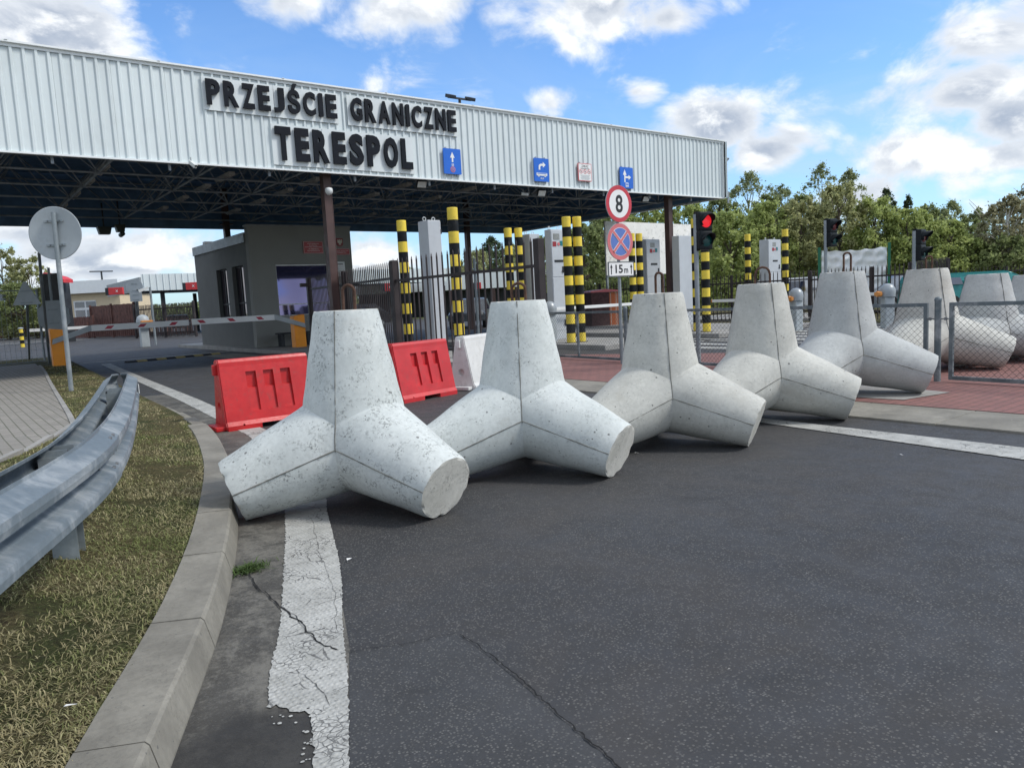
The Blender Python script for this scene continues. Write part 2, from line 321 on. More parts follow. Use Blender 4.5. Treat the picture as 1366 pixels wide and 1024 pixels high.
# ------------------------------------------------------------------ mesh helpers
class MB:
    def __init__(s): s.v = []; s.f = []; s.m = []; s.sm = []
    def add(s, vs, fs, mi=0, smooth=False):
        o = len(s.v); s.v += [tuple(v) for v in vs]
        for f in fs: s.f.append(tuple(i+o for i in f)); s.m.append(mi); s.sm.append(smooth)
    def box(s, c, d, mi=0, rz=0, rx=0, ry=0, bev=0):
        x, y, z = (q/2 for q in d); mt = Matrix.Translation(Vector(c)) @ Matrix.Rotation(rz, 4, 'Z') @ Matrix.Rotation(ry, 4, 'Y') @ Matrix.Rotation(rx, 4, 'X')
        if bev <= 0:
            vs = [mt @ Vector(p) for p in ((-x,-y,-z),(x,-y,-z),(x,y,-z),(-x,y,-z),(-x,-y,z),(x,-y,z),(x,y,z),(-x,y,z))]
            s.add(vs, ((0,3,2,1),(4,5,6,7),(0,1,5,4),(1,2,6,5),(2,3,7,6),(3,0,4,7)), mi)
        else:
            bm = bmesh.new(); bmesh.ops.create_cube(bm, size=1)
            for v in bm.verts: v.co = Vector((v.co.x*2*x, v.co.y*2*y, v.co.z*2*z))
            bmesh.ops.bevel(bm, geom=bm.edges[:], offset=bev, segments=2, affect='EDGES', profile=.6)
            s.bm(bm, mt, mi)
    def bm(s, bm, mt=Matrix(), mi=0, smooth=False):
        bm.verts.ensure_lookup_table(); bm.verts.index_update()
        s.add([mt @ v.co for v in bm.verts], [[v.index for v in f.verts] for f in bm.faces], mi, smooth); bm.free()
    def tube(s, p0, p1, r0, r1=None, n=8, mi=0, cap=True, smooth=True):
        p0 = Vector(p0); p1 = Vector(p1); r1 = r0 if r1 is None else r1; d = (p1-p0)
        if d.length < 1e-6: return
        q = d.to_track_quat('Z', 'Y'); vs = []
        for p, r in ((p0, r0), (p1, r1)):
            for i in range(n):
                a = 2*PI*i/n; vs.append(p + q @ Vector((r*math.cos(a), r*math.sin(a), 0)))
        s.add(vs, [(i, (i+1) % n, n+(i+1) % n, n+i) for i in range(n)], mi, smooth)
        if cap: s.add(vs, [tuple(range(n-1, -1, -1)), tuple(range(n, 2*n))], mi)
    def path(s, pts, r, n=6, mi=0, closed=False):
        pts = [Vector(p) for p in pts]; k = len(pts); vs = []
        ref = None
        for i, p in enumerate(pts):
            a = pts[i-1] if i else (pts[0]); b = pts[i+1] if i < k-1 else pts[-1]
            d = (b-a).normalized(); q = d.to_track_quat('Z', 'Y')
            if ref is None: xx = q @ Vector((1, 0, 0))
            else: xx = (ref - d*ref.dot(d)).normalized()
            ref = xx; yy = d.cross(xx); rr = r[i] if isinstance(r, (list, tuple)) else r
            for j in range(n):
                t = 2*PI*j/n; vs.append(p + xx*(rr*math.cos(t)) + yy*(rr*math.sin(t)))
        fs = [(i*n+j, i*n+(j+1) % n, (i+1)*n+(j+1) % n, (i+1)*n+j) for i in range(k-1) for j in range(n)]
        s.add(vs, fs, mi, True); s.add(vs, [tuple(range(n-1, -1, -1)), tuple(range((k-1)*n, k*n))], mi)
    def prism(s, poly, y0, y1, mi=0, mt=Matrix(), side=None):
        """polygon in XZ extruded from y0 to y1"""
        n = len(poly); vs = [mt @ Vector((x, y0, z)) for x, z in poly] + [mt @ Vector((x, y1, z)) for x, z in poly]
        s.add(vs, [tuple(range(n)), tuple(range(2*n-1, n-1, -1))], mi)
        s.add(vs, [(i, n+i, n+(i+1) % n, (i+1) % n) for i in range(n)], mi if side is None else side)
    def lathe(s, prof, c=(0, 0, 0), n=24, mi=0, smooth=True, mt=Matrix()):
        vs = []; c = Vector(c)
        for r, z in prof:
            for i in range(n):
                a = 2*PI*i/n; vs.append(mt @ (Vector((r*math.cos(a), r*math.sin(a), z))+c))
        fs = [(j*n+i, j*n+(i+1) % n, (j+1)*n+(i+1) % n, (j+1)*n+i) for j in range(len(prof)-1) for i in range(n)]
        s.add(vs, fs, mi, smooth)
        s.add(vs, [tuple(range(n-1, -1, -1)), tuple(range((len(prof)-1)*n, len(prof)*n))], mi)
    def disc(s, c, r, y, n=36, mi=0, th=.001, ax=None):
        """disc in XZ plane facing -Y"""
        poly = [(c[0]+r*math.cos(2*PI*i/n), c[1]+r*math.sin(2*PI*i/n)) for i in range(n)]
        s.prism(poly, y, y+th, mi)
    def obj(s, name, mats, parent=None, loc=None, rz=0, merge=0):
        me = bpy.data.meshes.new(name); me.from_pydata(s.v, [], s.f)
        for m in (mats if isinstance(mats, (list, tuple)) else [mats]): me.materials.append(m)
        me.polygons.foreach_set('material_index', s.m); me.polygons.foreach_set('use_smooth', s.sm)
        bm = bmesh.new(); bm.from_mesh(me)
        if merge: bmesh.ops.remove_doubles(bm, verts=bm.verts, dist=merge)
        bmesh.ops.recalc_face_normals(bm, faces=bm.faces); bm.to_mesh(me); bm.free(); me.update()
        o = bpy.data.objects.new(name, me); COL.objects.link(o)
        if parent: o.parent = parent
        if loc is not None: o.location = loc
        o.rotation_euler.z = rz
        return o
def tag(o, label=None, cat=None, group=None, kind=None):
    if label: o['label'] = label
    if cat: o['category'] = cat
    if group: o['group'] = group
    if kind: o['kind'] = kind
    return o
def thing(name, label, cat, loc=(0, 0, 0), rz=0, group=None):
    o = bpy.data.objects.new(name, None); COL.objects.link(o); o.location = loc; o.rotation_euler.z = rz; o.empty_display_size = .2
    return tag(o, label, cat, group)
def copy_tree(o, parent=None):
    c = o.copy(); COL.objects.link(c)
    if parent: c.parent = parent
    for ch in list(o.children): copy_tree(ch, c)
    return c
def dup(o, label, loc, rz=0, sc=None):
    c = copy_tree(o); c['label'] = label; c.location = loc; c.rotation_euler.z = rz
    if sc: c.scale = sc if isinstance(sc, (tuple, list)) else (sc,)*3
    return c
def struct(o): o['kind'] = 'structure'; return o
def text_mesh(body, ext=.002, offset=0.0, res=4, spacing=1.0):
    cu = bpy.data.curves.new('txt', 'FONT'); cu.body = body; cu.extrude = ext; cu.offset = offset; cu.resolution_u = res; cu.space_character = spacing
    ob = bpy.data.objects.new('txt', cu); COL.objects.link(ob); bpy.context.view_layer.update()
    me = bpy.data.meshes.new_from_object(ob.evaluated_get(bpy.context.evaluated_depsgraph_get()))
    bpy.data.objects.remove(ob); bpy.data.curves.remove(cu); return me
def text_into(mb, body, x0, x1, z0, z1, y, th=.004, mi=0, offset=0.0, res=3, spacing=1.0):
    """text fitted in the XZ box, facing -Y, front face at y"""
    me = text_mesh(body, .5, offset, res, spacing); vs = [v.co.copy() for v in me.vertices]
    if not vs: return
    ax = min(v.x for v in vs); bx = max(v.x for v in vs); ay = min(v.y for v in vs); by = max(v.y for v in vs)
    out = [(x0+(v.x-ax)/(bx-ax)*(x1-x0), y+(.5-v.z)*th, z0+(v.y-ay)/(by-ay)*(z1-z0)) for v in vs]
    mb.add(out, [tuple(p.vertices) for p in me.polygons], mi); bpy.data.meshes.remove(me)
def rrect(x0, x1, z0, z1, r, n=4):
    P = []
    for cx, cz, a0 in ((x1-r, z1-r, 0), (x0+r, z1-r, 90), (x0+r, z0+r, 180), (x1-r, z0+r, 270)):
        for i in range(n+1):
            a = R(a0+90*i/n); P.append((cx+r*math.cos(a), cz+r*math.sin(a)))
    return P
def lerp_tab(tab, x):
    if x <= tab[0][0]: return tab[0][1]
    for (x0, y0), (x1, y1) in zip(tab, tab[1:]):
        if x <= x1: return y0+(y1-y0)*(x-x0)/(x1-x0)
    return tab[-1][1]
def smooth_tab(tab, x):
    """catmull-rom through the table"""
    n = len(tab)
    if x <= tab[0][0]: return tab[0][1]
    if x >= tab[-1][0]: return tab[-1][1]
    for i in range(n-1):
        if x <= tab[i+1][0]: break
    x0, y0 = tab[i]; x1, y1 = tab[i+1]; h = x1-x0; t = (x-x0)/h
    def sl(k):
        if k <= 0: return (tab[1][1]-tab[0][1])/(tab[1][0]-tab[0][0])
        if k >= n-1: return (tab[-1][1]-tab[-2][1])/(tab[-1][0]-tab[-2][0])
        return (tab[k+1][1]-tab[k-1][1])/(tab[k+1][0]-tab[k-1][0])
    m0, m1 = sl(i)*h, sl(i+1)*h
    return (2*t**3-3*t*t+1)*y0+(t**3-2*t*t+t)*m0+(-2*t**3+3*t*t)*y1+(t**3-t*t)*m1

# ------------------------------------------------------------------ ground
def sheet(name, poly, z, mat, kind='structure'):
    me = bpy.data.meshes.new(name); me.from_pydata([(x, y, z) for x, y in poly], [], [tuple(range(len(poly)))]); me.materials.append(mat)
    bm = bmesh.new(); bm.from_mesh(me); bmesh.ops.triangulate(bm, faces=bm.faces)
    for f in bm.faces:
        if f.normal.z < 0: f.normal_flip()
    bm.to_mesh(me); bm.free()
    o = bpy.data.objects.new(name, me); COL.objects.link(o); o['kind'] = kind; return o
FARGR = pm('far_grass', (.10, .12, .045), 1, var=.3, vs=.4)
sheet('ground', [(-900, -900), (1500, -900), (1500, 1500), (-900, 1500)], -.06, FARGR)
sheet('road', [(-30, -45), (32, -45), (32, 95), (-30, 95)], 0, ASPH)

KT = [(-19, -3.6), (-17.5, -2.55), (-16.2, -1.78), (-15.4, -1.34), (-14.62, -.97), (-13.61, -.51), (-12.24, -.01), (-10.5, .50), (-8.13, .95), (-4.1, 1.23), (2, 1.62), (9, 2.06), (14, 2.35)]
def ka(b): return smooth_tab(KT, b)
ET = [(-20, -6.5), (-14, -3.6), (-11.5, -2.15), (-9.38, -1.05), (-7.9, -.52), (-7.4, -.36), (-7.0, -.22), (-5.98, -.13), (0, .33), (6.03, .82), (8.4, .95), (14, 1.2)]
def ea(b): return smooth_tab(ET, b)
def gz(a, b):
    s = min(1, max(0, (-7.5-b)/3.5)); t = min(1, max(0, (ka(b)-.22-a)/.8)); t = t*t*(3-2*t)
    return .115+.12*t*s
bs_ = [-19+i*.25 for i in range(int(33/.25)+1)]
# kerb: bevelled stones laid end to end
kb = MB(); NB = 0
b0 = -18.6
while b0 < 13.8:
    ln = .78 if b0 < -7 else 1.0
    n = 4; rows = []
    hgt = .135 if b0 < -9 else max(.05, .135-.085*(b0+9)/3)
    for i in range(n+1):
        b = b0+.004+(ln-.008)*i/n; a = ka(b); da = (ka(b+.01)-ka(b-.01))/.02; nl = math.hypot(1, da); nx, ny = 1/nl, -da/nl
        w = .19 if b0 < -9 else .13
        prof = [(0, -.05), (0, .012), (-.028, hgt-.012), (-.040, hgt), (-.028-w, hgt+.004), (-.04-w, hgt-.03), (-.04-w, -.05)]
        rows.append([(a+nx*d, b+ny*d, z+rnd.uniform(-.0015, .0015)) for d, z in prof])
    vs = [p for r in rows for p in r]; k = len(rows[0])
    kb.add(vs, [(i*k+j, i*k+j+1, (i+1)*k+j+1, (i+1)*k+j) for i in range(n) for j in range(k-1)], 0, False)
    kb.add(vs, [tuple(range(k)), tuple(range(n*k+k-1, n*k-1, -1))], 0)
    b0 += ln
struct(kb.obj('kerb', KERB))
# turf base and left sidewalk, as grids that follow the same slight rise
def strip(name, f0, f1, zf, mat, brange, na, kind='structure'):
    vs = []; fs = []; nb = len(brange)
    for b in brange:
        a0, a1 = f0(b), f1(b)
        for j in range(na+1):
            a = a0+(a1-a0)*j/na; vs.append((a, b, zf(a, b)))
    for i in range(nb-1):
        for j in range(na):
            q = i*(na+1)+j; fs.append((q, q+1, q+na+2, q+na+1))
    me = bpy.data.meshes.new(name); me.from_pydata(vs, [], fs); me.materials.append(mat); me.polygons.foreach_set('use_smooth', [True]*len(fs))
    o = bpy.data.objects.new(name, me); COL.objects.link(o); o['kind'] = kind; return o
strip('turf', lambda b: ea(b)-1.2, lambda b: ka(b)-.13, gz, SOIL, bs_, 26)
strip('sidewalk', lambda b: -12, lambda b: ea(b), lambda a, b: gz(a, b)+.014, GREYP, [b for b in bs_ if b < 9.6], 22)
kb = MB()
for b in bs_[::4]:                                                   # thin edging stones of the sidewalk
    if -16 < b < 8:
        p0, p1 = Vector((ea(b)+.03, b, gz(ea(b), b))), Vector((ea(b+.99)+.03, b+.99, gz(ea(b+.99), b+.99)))
        kb.box((p0+p1)/2+Vector((0, 0, -.012)), (.06, (p1-p0).length, .075), 0, rz=math.atan2(-(p1.x-p0.x), p1.y-p0.y))
struct(kb.obj('sidewalk_edging', SLAB))
# right side: flush kerb, red pavement, its edge runs slightly off the lane direction
def ra(b): return 5.50-.055*(b+14.6)*0+(-.02)*(b+13)       # road edge of flush kerb
sheet('gutter', [(ka(b)-.02, b) for b in bs_ if b < -3] + [(lerp_tab([(-20, -2.8), (-14.93, -.5), (-12.1, .62), (-8.9, 1.26), (-3, 1.8)], b), b) for b in reversed([q for q in bs_ if q < -3])], .003, GUTT)
p = [onz(x, y, .01) for x, y in ((1000, 519), (1366, 577), (1366, 553.4), (1155.6, 540), (1000, 512))]
kdir = (onz(1366, 577, .01)-onz(1155, 545, .01)).normalized()
kA = onz(1366, 577, .01); kB = onz(1366, 553.4, .02)
bk = (onz(1366, 553.4, .02)-onz(1155.6, 540, .02)).normalized()
def kedge(b): return kA.x+.15*0 + (5.57-kA.x)*0 - .03*(b-kA.y)*0
kb = MB(); y = -22.0
while y < 8:
    kb.box((5.5+.43, y+.5, -.02), (.86, .992, .08), 0, bev=.006); y += 1.0
struct(kb.obj('flush_kerb', KERB))
sheet('pavement', [(6.36, -30), (13.5, -30), (11.5, -9), (9.6, -4.5), (9.3, 6), (6.36, 6)], .024, REDP)
sheet('concrete_slab', [(p.x, p.y) for p in (onz(1060, 525, .03), onz(1205, 533, .03), onz(1268, 523, .03), onz(1150, 512, .03))], .030, SLAB)
# islands under the canopy
isl = MB()
for (x0, x1, y0, y1) in ((6.9, 11.3, 4.9, 17.0), (6.75, 8.7, -4.6, 4.7), (11.0, 13.2, -4.4, 5), (15.0, 19.9, -4.6, 4.2), (22.6, 27, -2.6, 4)):
    isl.box(((x0+x1)/2, (y0+y1)/2, .05), (x1-x0, y1-y0, .14), 0, bev=.02)
struct(isl.obj('traffic_island', SLAB))
# lane markings behind the link fence, and pale apron
mk = MB()
for a in (13.9, 14.6, 20.9, 21.6): mk.box((a, -3, .004), (.18, 14, .003))
for i in range(9): mk.box((12.2+i*.9, -6.2, .004), (.45, 2.4, .003))
mk.box((4.5, 9.8, .004), (4.6, .25, .003)); mk.box((3.7, 46, .004), (16, .5, .003)); mk.box((2, 50, .004), (22, .4, .003))
struct(mk.obj('lane_marking', PAINTR))
# painted edge lines -----------------------------------------------------
def ribbon(name, left, right, z, mat, jit=.004, step=.02):
    """ground ribbon between two edges (lists of xy), with a ragged outline"""
    def res(P):
        P = [Vector((q[0], q[1])) for q in P]; ds = [0]
        for a, b in zip(P, P[1:]): ds.append(ds[-1]+(b-a).length)
        return P, ds
    def atd(P, ds, d):
        for i in range(len(P)-1):
            if d <= ds[i+1]: return P[i].lerp(P[i+1], (d-ds[i])/max(1e-6, ds[i+1]-ds[i]))
        return P[-1]
    Lp, Ld = res(left); Rp, Rd = res(right); n = int(max(Ld[-1], Rd[-1])/step); vs = []
    r2 = random.Random(3)
    for i in range(n+1):
        a = atd(Lp, Ld, Ld[-1]*i/n); b = atd(Rp, Rd, Rd[-1]*i/n); d = (b-a).normalized()
        a = a+d*r2.gauss(0, jit); b = b+d*r2.gauss(0, jit*.8)
        for k in range(3): q = a.lerp(b, k/2); vs.append((q.x, q.y, z))
    fs = [(i*3+k, i*3+k+1, i*3+k+4, i*3+k+3) for i in range(n) for k in range(2)]
    me = bpy.data.meshes.new(name); me.from_pydata(vs, [], fs); me.materials.append(mat)
    o = bpy.data.objects.new(name, me); COL.objects.link(o); o['kind'] = 'structure'; return o
gp = lambda x, y: tuple(onz(x, y, .007).xy)
def zp(l): return [gp(300+x/2.976, 680+y/2.976) for x, y in l]
def ragged(pts, jit, seed, step=.012):
    r = random.Random(seed); out = []
    for p, q in zip(pts, pts[1:]):
        n = max(1, int(math.hypot(q[0]-p[0], q[1]-p[1])/step))
        for i in range(n): out.append((p[0]+(q[0]-p[0])*i/n+r.gauss(0, jit), p[1]+(q[1]-p[1])*i/n+r.gauss(0, jit)))
    return out+[pts[-1]]
LE = zp([(350, 1150), (348, 1024), (352, 960), (348, 900), (345, 832), (338, 812), (318, 796), (296, 803), (268, 800), (240, 786), (205, 770), (186, 784), (173, 780), (172, 700), (178, 640), (190, 580), (205, 530), (218, 450), (228, 380), (230, 300), (235, 200), (240, 100), (238, 0)]) + [(.47, -11.65), (.9, -10.4), (1.17, -8.9)]
RE = zp([(490, 1150), (492, 1024), (492, 900), (492, 810), (487, 640), (478, 560), (467, 450), (465, 300), (455, 200), (430, 100), (405, 0)]) + [(.85, -11.6), (1.16, -10.4), (1.42, -8.9)]
sheet('edge_line', ragged(LE, .003, 4)+ragged(RE, .002, 5)[::-1], .007, PAINTL)
for i in range(26):
    r9 = random.Random(i+50); x, y = onz(300+r9.uniform(180, 345)/2.976, 680+r9.uniform(775, 850)/2.976, .007).xy
    if i > 12: x, y = onz(300+r9.uniform(308, 346)/2.976, 680+r9.uniform(860, 1000)/2.976, .007).xy
    rr = r9.uniform(.003, .008); sheet('edge_line', [(x+rr*math.cos(k), y+rr*math.sin(k)*r9.uniform(.7, 1.2)) for k in (0, 1, 2, 3, 4, 5.2)], .0072, PAINTL)
ribbon('edge_line', [(1.17, -8.88), (1.55, -4.75), (1.9, 0), (2.22, 4.2), (2.55, 8.3)], [(1.42, -8.88), (1.80, -4.75), (2.14, 0), (2.47, 4.2), (2.8, 8.3)], .007, PAINTR, .003, .03)
lp, rp = gp(1366, 596.5), gp(1366, 612.5); l2, r2 = gp(1035, 559.5), gp(1035, 566)
def ext(p, q, t): return (p[0]+(q[0]-p[0])*t, p[1]+(q[1]-p[1])*t)
ribbon('edge_line', [ext(rp, r2, -2.5), rp, r2, ext(rp, r2, 2.6)], [ext(lp, l2, -2.5), lp, l2, ext(lp, l2, 2.6)], .007, PAINTR, .003, .02)
# old resurfacing patch, cracks
pa = [gp(466, 868), gp(540, 858), gp(615, 845), gp(700, 915), gp(770, 975), gp(830, 1024), gp(930, 1120), gp(700, 1400), gp(466, 1250)]
sheet('asphalt_patch', pa, .0045, PATC)
cr = MB()
def crack(pts, w, seed, z=.0095):
    r = random.Random(seed); P = []
    for (x0, y0), (x1, y1) in zip(pts, pts[1:]):
        n = max(2, int(math.hypot(x1-x0, y1-y0)/5))
        for i in range(n): P.append(Vector((x0+(x1-x0)*i/n+r.gauss(0, 1.3), y0+(y1-y0)*i/n+r.gauss(0, 1.1))))
    Q = [Vector((*gp(q.x, q.y), z)) for q in P]
    for a, b in zip(Q, Q[1:]):
        d = (b-a); d.z = 0; s = Vector((-d.y, d.x, 0)).normalized()*w*r.uniform(.25, 1); s2 = Vector((-d.y, d.x, 0)).normalized()*w*r.uniform(.25, 1)
        cr.add([a-s, a+s, b+s2, b-s2], [(0, 1, 2, 3)])
crack([(612, 845), (640, 862), (680, 893), (720, 930), (775, 978), (830, 1026), (860, 1060)], .0042, 1)
crack([(330, 765), (345, 785), (375, 808), (400, 830), (425, 855), (455, 870)], .0050, 2)
crack([(372, 810), (395, 822), (408, 842), (430, 862)], .0018, 5); crack([(455, 870), (520, 862), (612, 845)], .0020, 3)
crack([(395, 895), (415, 905), (432, 925), (440, 945)], .0016, 6); crack([(380, 745), (420, 725), (441, 722)], .0012, 8); crack([(415, 690), (425, 730), (447, 790), (450, 850)], .0010, 9)
struct(cr.obj('asphalt_crack', CRACK))

# ------------------------------------------------------------------ tetrapods
def tetra_mesh(Lg=.845, rc=.362, rt_=.207, NT=96, NS=18, seed=0):
    r = random.Random(seed)
    a0 = Vector((0, 0, 1)); ax = [a0]
    for k in range(3):
        t = 2*PI*k/3; c = math.sqrt(8)/3; ax.append(Vector((c*math.cos(t), c*math.sin(t), -1/3)))
    h0 = Lg/3+rt_*c
    mb = MB(); seams = MB()
    def nz(p): 
        return .0022*math.sin(p.x*17+seed)*math.sin(p.y*13+1.3*seed)+.0018*math.sin(p.z*23+p.x*9+seed*2)
    for i, a in enumerate(ax):
        oth = [b for j, b in enumerate(ax) if j != i]
        e1 = (oth[0]-a*oth[0].dot(a)).normalized(); e2 = a.cross(e1); rows = []
        def gen(t):
            d = e1*math.cos(t)+e2*math.sin(t); s0 = 0
            for b in oth:
                # s*(a.(a-b)) + r(s)*(d.(a-b)) = 0, r = rc+(rt-rc)s/L
                A = 1-a.dot(b); B = -d.dot(b); k = (rt_-rc)/Lg; den = A+B*k
                if abs(den) > 1e-9:
                    s = -B*rc/den; s0 = max(s0, s)
            return d, s0
        for ti in range(NT):
            d, s0 = gen(2*PI*ti/NT); row = []
            for q in range(NS+1):
                s = s0+(Lg-s0)*(q/NS); rr = rc+(rt_-rc)*s/Lg; p = a*s+d*rr
                if 0 < q < NS: p = p+d*nz(p+a)
                if q == NS: ch = max(0, math.sin(ti*.21+seed*2.1+i)*math.sin(ti*.53+seed))**3; p = p-a*(.003+.004*abs(math.sin(ti*.37+seed+i))+.009*ch)-d*(.003+.005*ch)
                row.append(p)
            rows.append(row)
        V_ = [p for row in rows for p in row]; k_ = NS+1
        mb.add(V_, [(ti*k_+q, ((ti+1) % NT)*k_+q, ((ti+1) % NT)*k_+q+1, ti*k_+q+1) for ti in range(NT) for q in range(NS)], 0, True)
        cap = [rows[ti][NS] for ti in range(NT)]
        inner = [a*(Lg-.004)+(p-a*p.dot(a))*(.93+r.uniform(-.012, .008)) for p in cap]; inn2 = [a*(Lg-.003)+(p-a*p.dot(a))*.5 for p in cap]
        mb.add(cap+inner, [(ti, (ti+1) % NT, NT+(ti+1) % NT, NT+ti) for ti in range(NT)], 1, False)
        mb.add(inner+inn2+[a*(Lg-.003)], [(ti, (ti+1) % NT, NT+(ti+1) % NT, NT+ti) for ti in range(NT)]+[(NT+ti, NT+(ti+1) % NT, 2*NT) for ti in range(NT)], 1, False)
        # mould seams
        for k in range(3):
            base = PI/3+k*2*PI/3
            if i > 0:
                if k == 1: continue                                  # the side that faces down carries none
                base += (.42 if k == 0 else -.42)
            else: base += 0
            d, s0 = gen(base); pts = []
            for q in range(25):
                s = s0+(Lg-.006-s0)*q/24; rr = rc+(rt_-rc)*s/Lg; pts.append(a*s+d*(rr+.0005+r.uniform(-.0012, .0012)))
            seams.path(pts, [r.uniform(.0028, .0052) for _ in pts], 5, 0)
            if i == 0:                                                # seam runs on down the valley
                d2, s2 = gen(base); 
    # valley seams between neighbouring lower legs
    for k in range(3):
        a = ax[1+k]; b = ax[1+(k+1) % 3]; m_ = (a+b).normalized()
        # follow the crease from the upper corner a little way down
        dirn = (ax[0]).copy(); pts = []
        oth = [c for c in ax if c is not a]; e1 = (b-a*b.dot(a)).normalized(); e2 = a.cross(e1)
        sg = 1 if e2.dot(ax[0]) > 0 else -1
        for q in range(9):
            t = sg*(PI/3-(PI/3-.0)*q/8*.44); d = e1*math.cos(t)+e2*math.sin(t)
            A = 1-a.dot(b); B = -d.dot(b); kk = (rt_-rc)/Lg; s = -B*rc/(A+B*kk); pts.append(a*s+d*(rc+(rt_-rc)*s/Lg+.0005))
        seams.path(pts, .004, 5, 0)
    sh = Vector((0, 0, h0)); mb.v = [tuple(Vector(v)+sh) for v in mb.v]; seams.v = [tuple(Vector(v)+sh) for v in seams.v]
    mb.add(seams.v, seams.f, 2, True)
    return mb, h0+Lg
LOOPH = MB()
GR_T = 'concrete tetrapods lined up across the road'
def tetrapod(label, loc, yaw, con, seed, sc=1.0, loop=None, tilt=0):
    mb, top = tetra_mesh(seed=seed)
    o = mb.obj('concrete_tetrapod', [con, CAPM, SEAM], None, loc, R(yaw)); o.scale = sc if isinstance(sc, tuple) else (sc, sc, sc*.975)
    tag(o, label, 'tetrapod', GR_T)
    if loop:
        dx, hh, ww, th = loop; l = MB(); pts = [(-ww/2, 0, -.03), (-ww/2, 0, hh-ww/2)]
        for i in range(7): t = PI-PI*i/6; pts.append((ww/2*math.cos(t), 0, hh-ww/2+ww/2*math.sin(t)))
        pts.append((ww/2, 0, -.03)); pts = [(x+rnd.uniform(-.003, .003), y, z) for x, y, z in pts]
        lo = l.obj('lifting_loop', RUST); l2 = MB(); l2.path(pts, .011, 8, 0); bpy.data.objects.remove(lo)
        lo = l2.obj('lifting_loop', RUST, o, (dx, .02, top), R(th)-R(yaw))
    return o
YAW = 163.6                                          # azimuth of one lower leg
TP = [
 ('nearest concrete tetrapod with mottled dark specks, one foot against the left kerb', (.765, -12.355, 0), YAW+1, CON1, 1, 1.0, (-.02, .16, .075, -38)),
 ('pale concrete tetrapod second from the left kerb, white smooth legs and a thin rusty loop', (2.11, -12.46, 0), YAW+6, CON2, 2, 1.0, (0, .13, .10, -38)),
 ('warm grey tetrapod with damp patches on its right leg, before the no stopping sign', (3.50, -12.61, 0), YAW+12, CON3, 3, 1.0, (0, .17, .065, -25)),
 ('warm pale tetrapod standing over the right edge line, hooked loop on top', (5.0, -12.6, 0), YAW+16, CON3, 4, 1.03, (0, .15, .14, -38)),
 ('blue grey tetrapod standing on the red pavement in front of the link fence', (6.84, -12.42, .032), YAW+15, CON4, 5, (1.12, 1.12, 1.045), (-.06, .20, .075, -38)),
 ('tetrapod just behind the link fence post, first one past the fence', tuple(dep(1236, 420, 10.4).xy)+(.03,), YAW+16, CON3, 6, (1.22, 1.22, 1.05), (.0, .16, .07, -38)),
 ('grey tetrapod behind the right link fence panel, second past the fence', tuple(dep(1316, 420, 11.0).xy)+(.03,), YAW+14, CON4, 7, (1.25, 1.25, .965), None),
 ('rightmost tetrapod behind the link fence, cut by the edge of the photo', tuple(dep(1377, 420, 11.7).xy)+(.03,), YAW+16, CON4, 8, (1.25, 1.25, .93), None)]
for a in TP: tetrapod(*a)

